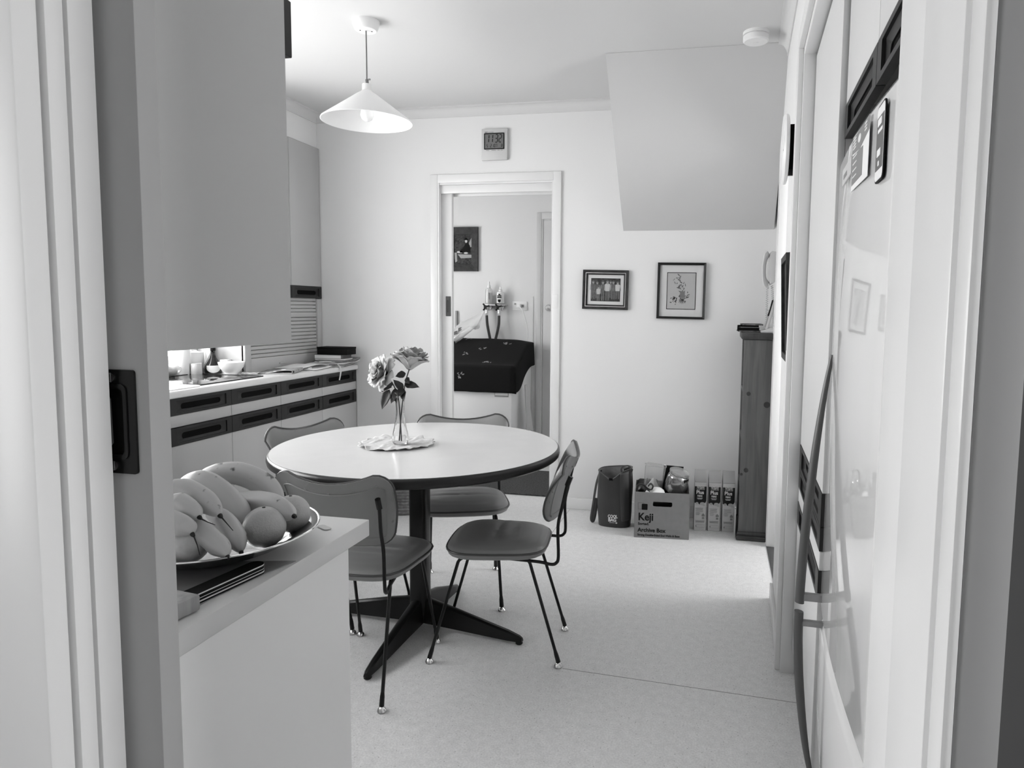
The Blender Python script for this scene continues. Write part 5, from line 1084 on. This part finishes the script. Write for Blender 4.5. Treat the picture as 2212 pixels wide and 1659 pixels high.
t = thing('white_jug', 'tall white jug behind the dark bottle at the back of the left worktop', 'jug', (-2.968, 3.586, WZ)); t.scale = (.8, .8, 1)
q = B(); q.lathe([(0, 0), (0.024, 0), (0.026, 0.004), (0.024, 0.10), (0.026, 0.17), (0.024, 0.17), (0.021, 0.10), (0.02, 0.008), (0, 0.008)], 24); q.obj('body', M['white'], parent=t)
q = B(); q.tube(spline([(-0.024, 0, 0.15), (-0.045, 0, 0.14), (-0.045, 0, 0.08), (-0.024, 0, 0.05)], 5), 0.004, n=7); q.obj('jug_handle', M['white'], parent=t)
t = thing('square_tub', 'small square white tub between the dark bottle and the white bowl', 'tub', (-2.862, 3.578, WZ), 0.1)
q = B(); q.ring(rrect(0.046, 0.046, .004, 3), rrect(0.041, 0.041, .003, 3), 0, 0.082); q.prism(rrect(0.043, 0.043, .003, 3), 0.0, 0.004); q.obj('body', M['white'], parent=t)
q = B(); q.prism(rrect(0.028, 0.016, .001, 2), 0, .0006, m=frame((0, -0.0231, 0.055), (1, 0, 0), (0, 0, 1))); q.obj('label', M['cream'], parent=t)
t = thing('bread_bag', 'clear plastic bag of bread rolls lying at the window end of the left worktop', 'bag', (-2.98, 3.25, WZ))
q = B(); q.grid(lambda u, v: Vector((0.06*math.cos(u*2*PI)*math.sin(PI*max(.02, min(.98, v)))**.5, -0.10+0.2*v, 0.040+0.036*math.sin(u*2*PI)*math.sin(PI*max(.02, min(.98, v)))**.5+(.016*MN.noise(Vector((u*9, v*7, 2))) if math.sin(u*2*PI) > -.2 else 0))), 24, 14, closeu=True); q.obj('bag_body', M['bagp'], parent=t, ang=70)
for yy in (-0.045, 0.035):
    q = B(); q.lathe([(0, 0), (0.03, 0.003), (0.036, 0.02), (0.026, 0.042), (0, 0.05)], 16, m=Matrix.Translation((0, yy, 0.012))); q.obj('bread_roll', M['news2'], parent=t)

# papers and books
def sheetstack(nm, lab, cat, x, y, z, w, d, layers, rz, mt='news', curl=0.0, grp=None):
    t = thing(nm, lab, cat, (x, y, z), rz, grp); zz = 0.0022
    for k in range(layers):
        dx, dy, a = rnd.uniform(-.008, .008), rnd.uniform(-.008, .008), rnd.uniform(-.06, .06); th = 0.0028
        def f(u, v, k=k):
            X = (u-.5)*w; Y = (v-.5)*d; lift = curl*max(0, (v-.70)/.30)**2*(1+.3*k) + 0.5*curl*max(0, (.25-u)/.25)**2
            return Vector((X*math.cos(a)-Y*math.sin(a)+dx, X*math.sin(a)+Y*math.cos(a)+dy, zz+lift+.0006*math.sin(X*40+k)))
        q = B(); q.grid(f, 10, 12); o = q.obj('sheet', M[(mt, 'news2', 'paper', mt)[(k+len(nm)) % 4]], parent=t, ang=90); solidify(o, th*.8, 0.0); zz += th+.0006
    return t
rnd = random.Random(21)
def folded(nm, lab, x, y, z, w, d, rz, h=0.022):
    t = thing(nm, lab, 'newspaper', (x, y, z), rz, 'newspapers spread on the left worktop')
    def f(u, v):                      # cross-section folded over on itself: u runs round the fold
        s = u*2-1; X = w*(abs(s)-.5); top = s > 0
        Z = (h*(0.55+.45*math.cos(PI*max(0, min(1, (X+w/2)/w))))+0.002*math.sin(v*9+X*30)) if top else 0.0012
        if abs(s) < 0.12: Z = h*(.5+.5*math.sin(s/0.12*PI/2)); X = -w/2 - 0.35*h*math.cos(s/0.12*PI/2)+.12*w*abs(s)
        return Vector((X, (v-.5)*d*(1+.05*math.sin(u*6)), Z+.0015))
    for k, sc_ in enumerate((1.0, .84, .66)):
        q = B(); q.grid(lambda u, v: Vector((f(u, v).x*(.95 if k else 1)+.006*k, f(u, v).y*(1-.03*k), .0015+(f(u, v).z-.0015)*sc_+.0012*k)), 44, 8); o = q.obj('sheet', M[('news', 'paper', 'news2')[k]], parent=t, ang=80); solidify(o, 0.0008, 0)
    return t
folded('newspaper', 'folded newspaper with a rolled edge nearest the bowl on the left worktop', -2.605, 3.735, WZ, 0.20, 0.22, math.radians(200), 0.020)
folded('newspaper', 'crumpled dark newspaper lying flat just right of the white bowl', -2.672, 3.570, WZ, 0.075, 0.10, math.radians(95), 0.012)
t = sheetstack('newspaper', 'flat open newspaper under the pale folder on the left worktop', 'newspaper', -2.60, 4.0, WZ, 0.24, 0.24, 2, math.radians(8), 'news', 0.004, 'newspapers spread on the left worktop')
t = thing('paper_folder', 'large pale sheet bent over the newspapers in the middle of the left worktop', 'paper', (-2.625, 4.00, WZ+0.0085), math.radians(-6))
q = B(); q.grid(lambda u, v: Vector((-.10+.20*u, -.15+.28*v, 0.003+0.022*math.sin(PI*min(1, max(0, v*1.0)))*v+.004*u)), 8, 16); o = q.obj('sheet', M['paper'], parent=t, ang=90); solidify(o, 0.0012, 1)
q = B(); q.box((0.092, -0.075, 0.0), (0.101, -0.045, 0.006)); q.obj('white_tab', M['lblwhite'], parent=t)
q = B(); q.tube(spline([(-2.60, 4.14, WZ+.034), (-2.54, 4.165, WZ+.036), (-2.49, 4.175, WZ+.022), (-2.462, 4.175, WZ-0.01), (-2.46, 4.165, WZ-0.05), (-2.462, 4.155, WZ-.085)], 6), 0.0045, n=6, flat=(1, .4)); o = q.obj('ribbon_strap', M['cream']); tag(o, 'thin pale strap hanging over the worktop edge in front of the last drawers', 'strap')
sheetstack('magazine_pile', 'loose pile of magazines and papers in the corner of the left worktop, under the books', 'magazines', -2.60, 4.285, WZ, 0.25, 0.25, 6, math.radians(14), 'news', 0.002)
sheetstack('paper_pile', 'splayed papers on the magazine pile, reaching past the worktop corner by the back wall', 'papers', -2.545, 4.285, WZ+0.0235, 0.20, 0.22, 4, math.radians(-9), 'news2', 0.010)
for i, (nm, lab, z, h, w, d, mt) in enumerate((('book', 'wide pale-edged book at the bottom of the short book stack in the worktop corner', 0.037, 0.008, 0.215, 0.13, 'paper'), ('book', 'thick grey book under the black box in the worktop corner', 0.0455, 0.027, 0.205, 0.13, 'bookdark'))):
    t = thing(nm, lab, 'book', (-2.585-.01*i, 4.30, WZ+z+.003), math.radians((3, 0)[i]), 'books under the black box')
    q = B(); q.box((-w/2, -d/2, 0), (w/2, d/2, 0.002), .0005); q.box((-w/2, -d/2, h-0.002), (w/2, d/2, h), .0005); q.box((w/2-.003, -d/2, 0.002), (w/2, d/2, h-.002)); q.obj('cover', M[mt], parent=t)
    q = B(); q.box((-w/2+.004, -d/2+.003, 0.002), (w/2-.004, d/2-.003, h-.002)); q.obj('pages', M['paper'], parent=t)
t = thing('black_box', 'long black box on top of the books in the worktop corner', 'box', (-2.565, 4.30, WZ+0.0765), 0.0)
q = B(); q.box((-0.112, -0.06, 0), (0.112, 0.06, 0.038), 0.002); q.obj('box_body', M['blackbox'], parent=t)
q = B(); q.box((-0.1135, -0.0615, 0.038), (0.1135, 0.0615, 0.051), 0.002); q.obj('box_lid', M['blackbox'], parent=t)

# ================================================================== FRUIT ON THE BENCH
HZ = 0.9203
mtm = B(); mtm.prism([(-0.12, -0.20), (0.130, -0.20), (0.130, -0.10), (0.158, 0.020), (0.10, 0.005), (-0.12, -0.05)], 0, 0.0012); o = mtm.obj('bench_mat', M['matte_mat'], loc=(-0.812, 0.945, HZ)); tag(o, 'thin grey sheet lying under the platter at the bench edge', 'mat')
PX, PY = -0.815, 0.975
t = thing('fruit_platter', 'round shiny silver platter piled with bananas on the bench', 'platter', (PX, PY, HZ+0.0014))
q = B(); q.lathe([(0.0, 0.0), (0.085, 0.0), (0.092, 0.003), (0.118, 0.012), (0.142, 0.028), (0.166, 0.037), (0.1675, 0.0385), (0.165, 0.0395), (0.141, 0.031), (0.115, 0.0155), (0.09, 0.006), (0, 0.004)], 72); q.obj('dish', M['platter'], parent=t, ang=50)
q = B(); q.tube([(0.1668*math.cos(a), 0.1668*math.sin(a), 0.0388) for a in [2*PI*i/72 for i in range(73)]], 0.0018, n=6, cap=False); q.obj('rolled_rim', M['chrome'], parent=t)
def banana(lab, pts, r, tail=None):
    base = Vector(pts[0]); t = thing('banana', lab, 'banana', base, group='bananas heaped on the platter')
    P = spline(pts, 6); n = len(P); bm_ = B()
    T = [(P[min(i+1, n-1)]-P[max(i-1, 0)]).normalized() for i in range(n)]
    rad = []
    for i in range(n):
        s = i/(n-1); rr = r*(min(1, 0.62+1.4*s))*(1 if s < .68 else max(0.22, 1-((s-.68)/.32)**1.5*.80)); rad.append(rr)
    # five-sided section with soft ridges
    bm = bm_.bm; rings = []; u = T[0].orthogonal().normalized()
    up_ = Vector((0, 0, 1)); u = (up_-T[0]*up_.dot(T[0])).normalized()
    for i in range(n):
        u = (u-T[i]*u.dot(T[i])).normalized(); w = T[i].cross(u)
        rings.append([bm.verts.new(P[i]-base+(u*math.cos(a)+w*math.sin(a))*rad[i]*(1+0.065*math.cos(5*a+.6))) for a in [2*PI*j/20 for j in range(20)]])
    for a, c in zip(rings[:-1], rings[1:]):
        for j in range(20): bm.faces.new((a[j], a[(j+1) % 20], c[(j+1) % 20], c[j]))
    bm.faces.new(rings[0][::-1]); bm.faces.new(rings[-1])
    bm_.obj('peel', M['banana'], parent=t, ang=60)
    e = P[-1]-base; d = T[-1]
    q = B(); q.tube([e-d*0.003, e+d*0.003, e+d*0.006], [rad[-1]*1.03, rad[-1]*.95, rad[-1]*.6], n=8)
    if tail: q.tube([e+d*0.006, e+d*0.012+Vector(tail)*.4, e+d*0.014+Vector(tail)], [0.0013, 0.0008, 0.0005], n=5)
    q.obj('blossom_tip', M['bananatip'], parent=t, label='blackened banana tip'); return t
banana('long arched banana at the back of the heap, highest of all', [(-0.891, 1.04, 1.014), (-0.872, 1.044, 1.026), (-0.828, 1.053, 1.033), (-0.788, 1.061, 1.019), (-0.763, 1.067, 0.995), (-0.752, 1.069, 0.974)], 0.0196)
banana('broad banana arching over the middle of the heap, second from the back', [(-0.877, 0.981, 1.018), (-0.856, 0.986, 1.028), (-0.822, 0.983, 1.027), (-0.785, 0.98, 1.004), (-0.760, 0.970, 0.983), (-0.755, 0.967, 0.962)], 0.0225)
banana('banana pointing right towards the table with a dark spot on its side', [(-0.798, 1.022, 0.999), (-0.765, 1.018, 0.996), (-0.725, 1.006, 0.997), (-0.693, 0.996, 0.990), (-0.672, 0.988, 0.987)], 0.0185)
banana('upper left banana with a wispy black tip hanging in the middle of the heap', [(-0.83, 0.91, 1.046), (-0.81, 0.914, 1.041), (-0.782, 0.909, 1.033), (-0.757, 0.904, 1.022), (-0.737, 0.898, 1.010)], 0.0168, (0.014, 0, -0.014))
banana('slim banana curving straight down at the front of the heap', [(-0.783, 0.935, 1.0), (-0.757, 0.928, 0.993), (-0.736, 0.921, 0.980), (-0.721, 0.914, 0.966), (-0.709, 0.907, 0.952)], 0.0162)
banana('short banana at the far left under the upper one, its black tip frayed', [(-0.802, 0.875, 1.034), (-0.787, 0.878, 1.030), (-0.765, 0.872, 1.023), (-0.746, 0.866, 1.016)], 0.0152, (0.018, 0, -0.004))
banana('lower front banana lying towards the platter rim', [(-0.790, 0.887, 0.998), (-0.773, 0.883, 0.996), (-0.75, 0.877, 0.990), (-0.727, 0.871, 0.980), (-0.708, 0.866, 0.970), (-0.697, 0.862, 0.962)], 0.0156)
banana('lowest left banana resting on the round pale fruit', [(-0.795, 0.850, 1.012), (-0.778, 0.849, 1.013), (-0.765, 0.847, 1.011), (-0.748, 0.845, 1.005), (-0.738, 0.842, 0.999)], 0.0150, (0.004, 0, -0.022))
def fruit(lab, cat, nm, c, r, mt, sq=1.0):
    t = thing(nm, lab, cat, (c[0], c[1], c[2]-r)); q = B()
    prof = [(r*math.sin(PI*i/20)*(1.0), r-r*sq*math.cos(PI*i/20)) for i in range(21)]
    prof[0] = (0, r-r*sq+.0); prof[-1] = (0, r+r*sq-.0015)
    q.lathe(prof, 36); q.obj('skin', M[mt], parent=t, ang=80)
    q = B(); q.lathe([(0, 0), (0.003, 0.0005), (0.0025, 0.003), (0, 0.0035)], 10, m=Matrix.Translation((0, 0, r+r*sq-.003))); q.obj('stalk', M['bananatip'], parent=t)
fruit('smooth orange at the front right of the platter', 'orange', 'orange', (-0.712, 0.968, 0.971), 0.0335, 'orange')
fruit('orange behind the front one, at the right end of the platter under a banana tip', 'orange', 'orange', (-0.713, 1.041, 0.972), 0.032, 'orange')
fruit('round pale speckled fruit at the left front of the platter', 'fruit', 'pale_fruit', (-0.772, 0.872, 0.970), 0.0305, 'applem', 0.93)
t = thing('striped_knife', 'black handle striped with white, ending in a pale wooden block, on the bench edge', 'knife', (-0.688, 0.85, HZ+0.0016), math.radians(-8))
q = B(); q.prism([(x*.0125, y) for x, y in [(-1, -0.072), (1, -0.072), (1, 0.052)]+[(math.cos(a), 0.052+0.0125*math.sin(a)) for a in [PI*i/10 for i in range(1, 10)]]+[(-1, 0.052)]], 0.0, 0.015); q.obj('handle', M['ink'], parent=t)
q = B()
for z in (0.0025, 0.0075, 0.0128): q.ring([(x*.0128, y) for x, y in [(-1, -0.0715), (1, -0.0715), (1, 0.052)]+[(math.cos(a), 0.052+0.0128*math.sin(a)) for a in [PI*i/10 for i in range(1, 10)]]+[(-1, 0.052)]], [(x*.0122, y) for x, y in [(-1, -0.071), (1, -0.071), (1, 0.052)]+[(math.cos(a), 0.052+0.0122*math.sin(a)) for a in [PI*i/10 for i in range(1, 10)]]+[(-1, 0.052)]], z, z+(.0018 if z != .0075 else .0008))
q.obj('white_stripes', M['lblwhite'], parent=t)
q = B(); q.box((-0.020, -0.125, 0), (0.030, -0.0725, 0.022), 0.003); q.obj('wooden_block', M['palewood'], parent=t, label='pale wooden block')
q = B(); q.prism(rrect(0.034, 0.014, .0065, 5), 0, 0.0015); o = q.obj('spoon_rest', M['cream'], loc=(-0.704, 1.108+.02, HZ+.0002)); o.rotation_euler = (0, 0, -0.5); o.name = 'plastic_tag'; tag(o, 'small pale plastic tag on the bench beside the platter rim', 'tag')
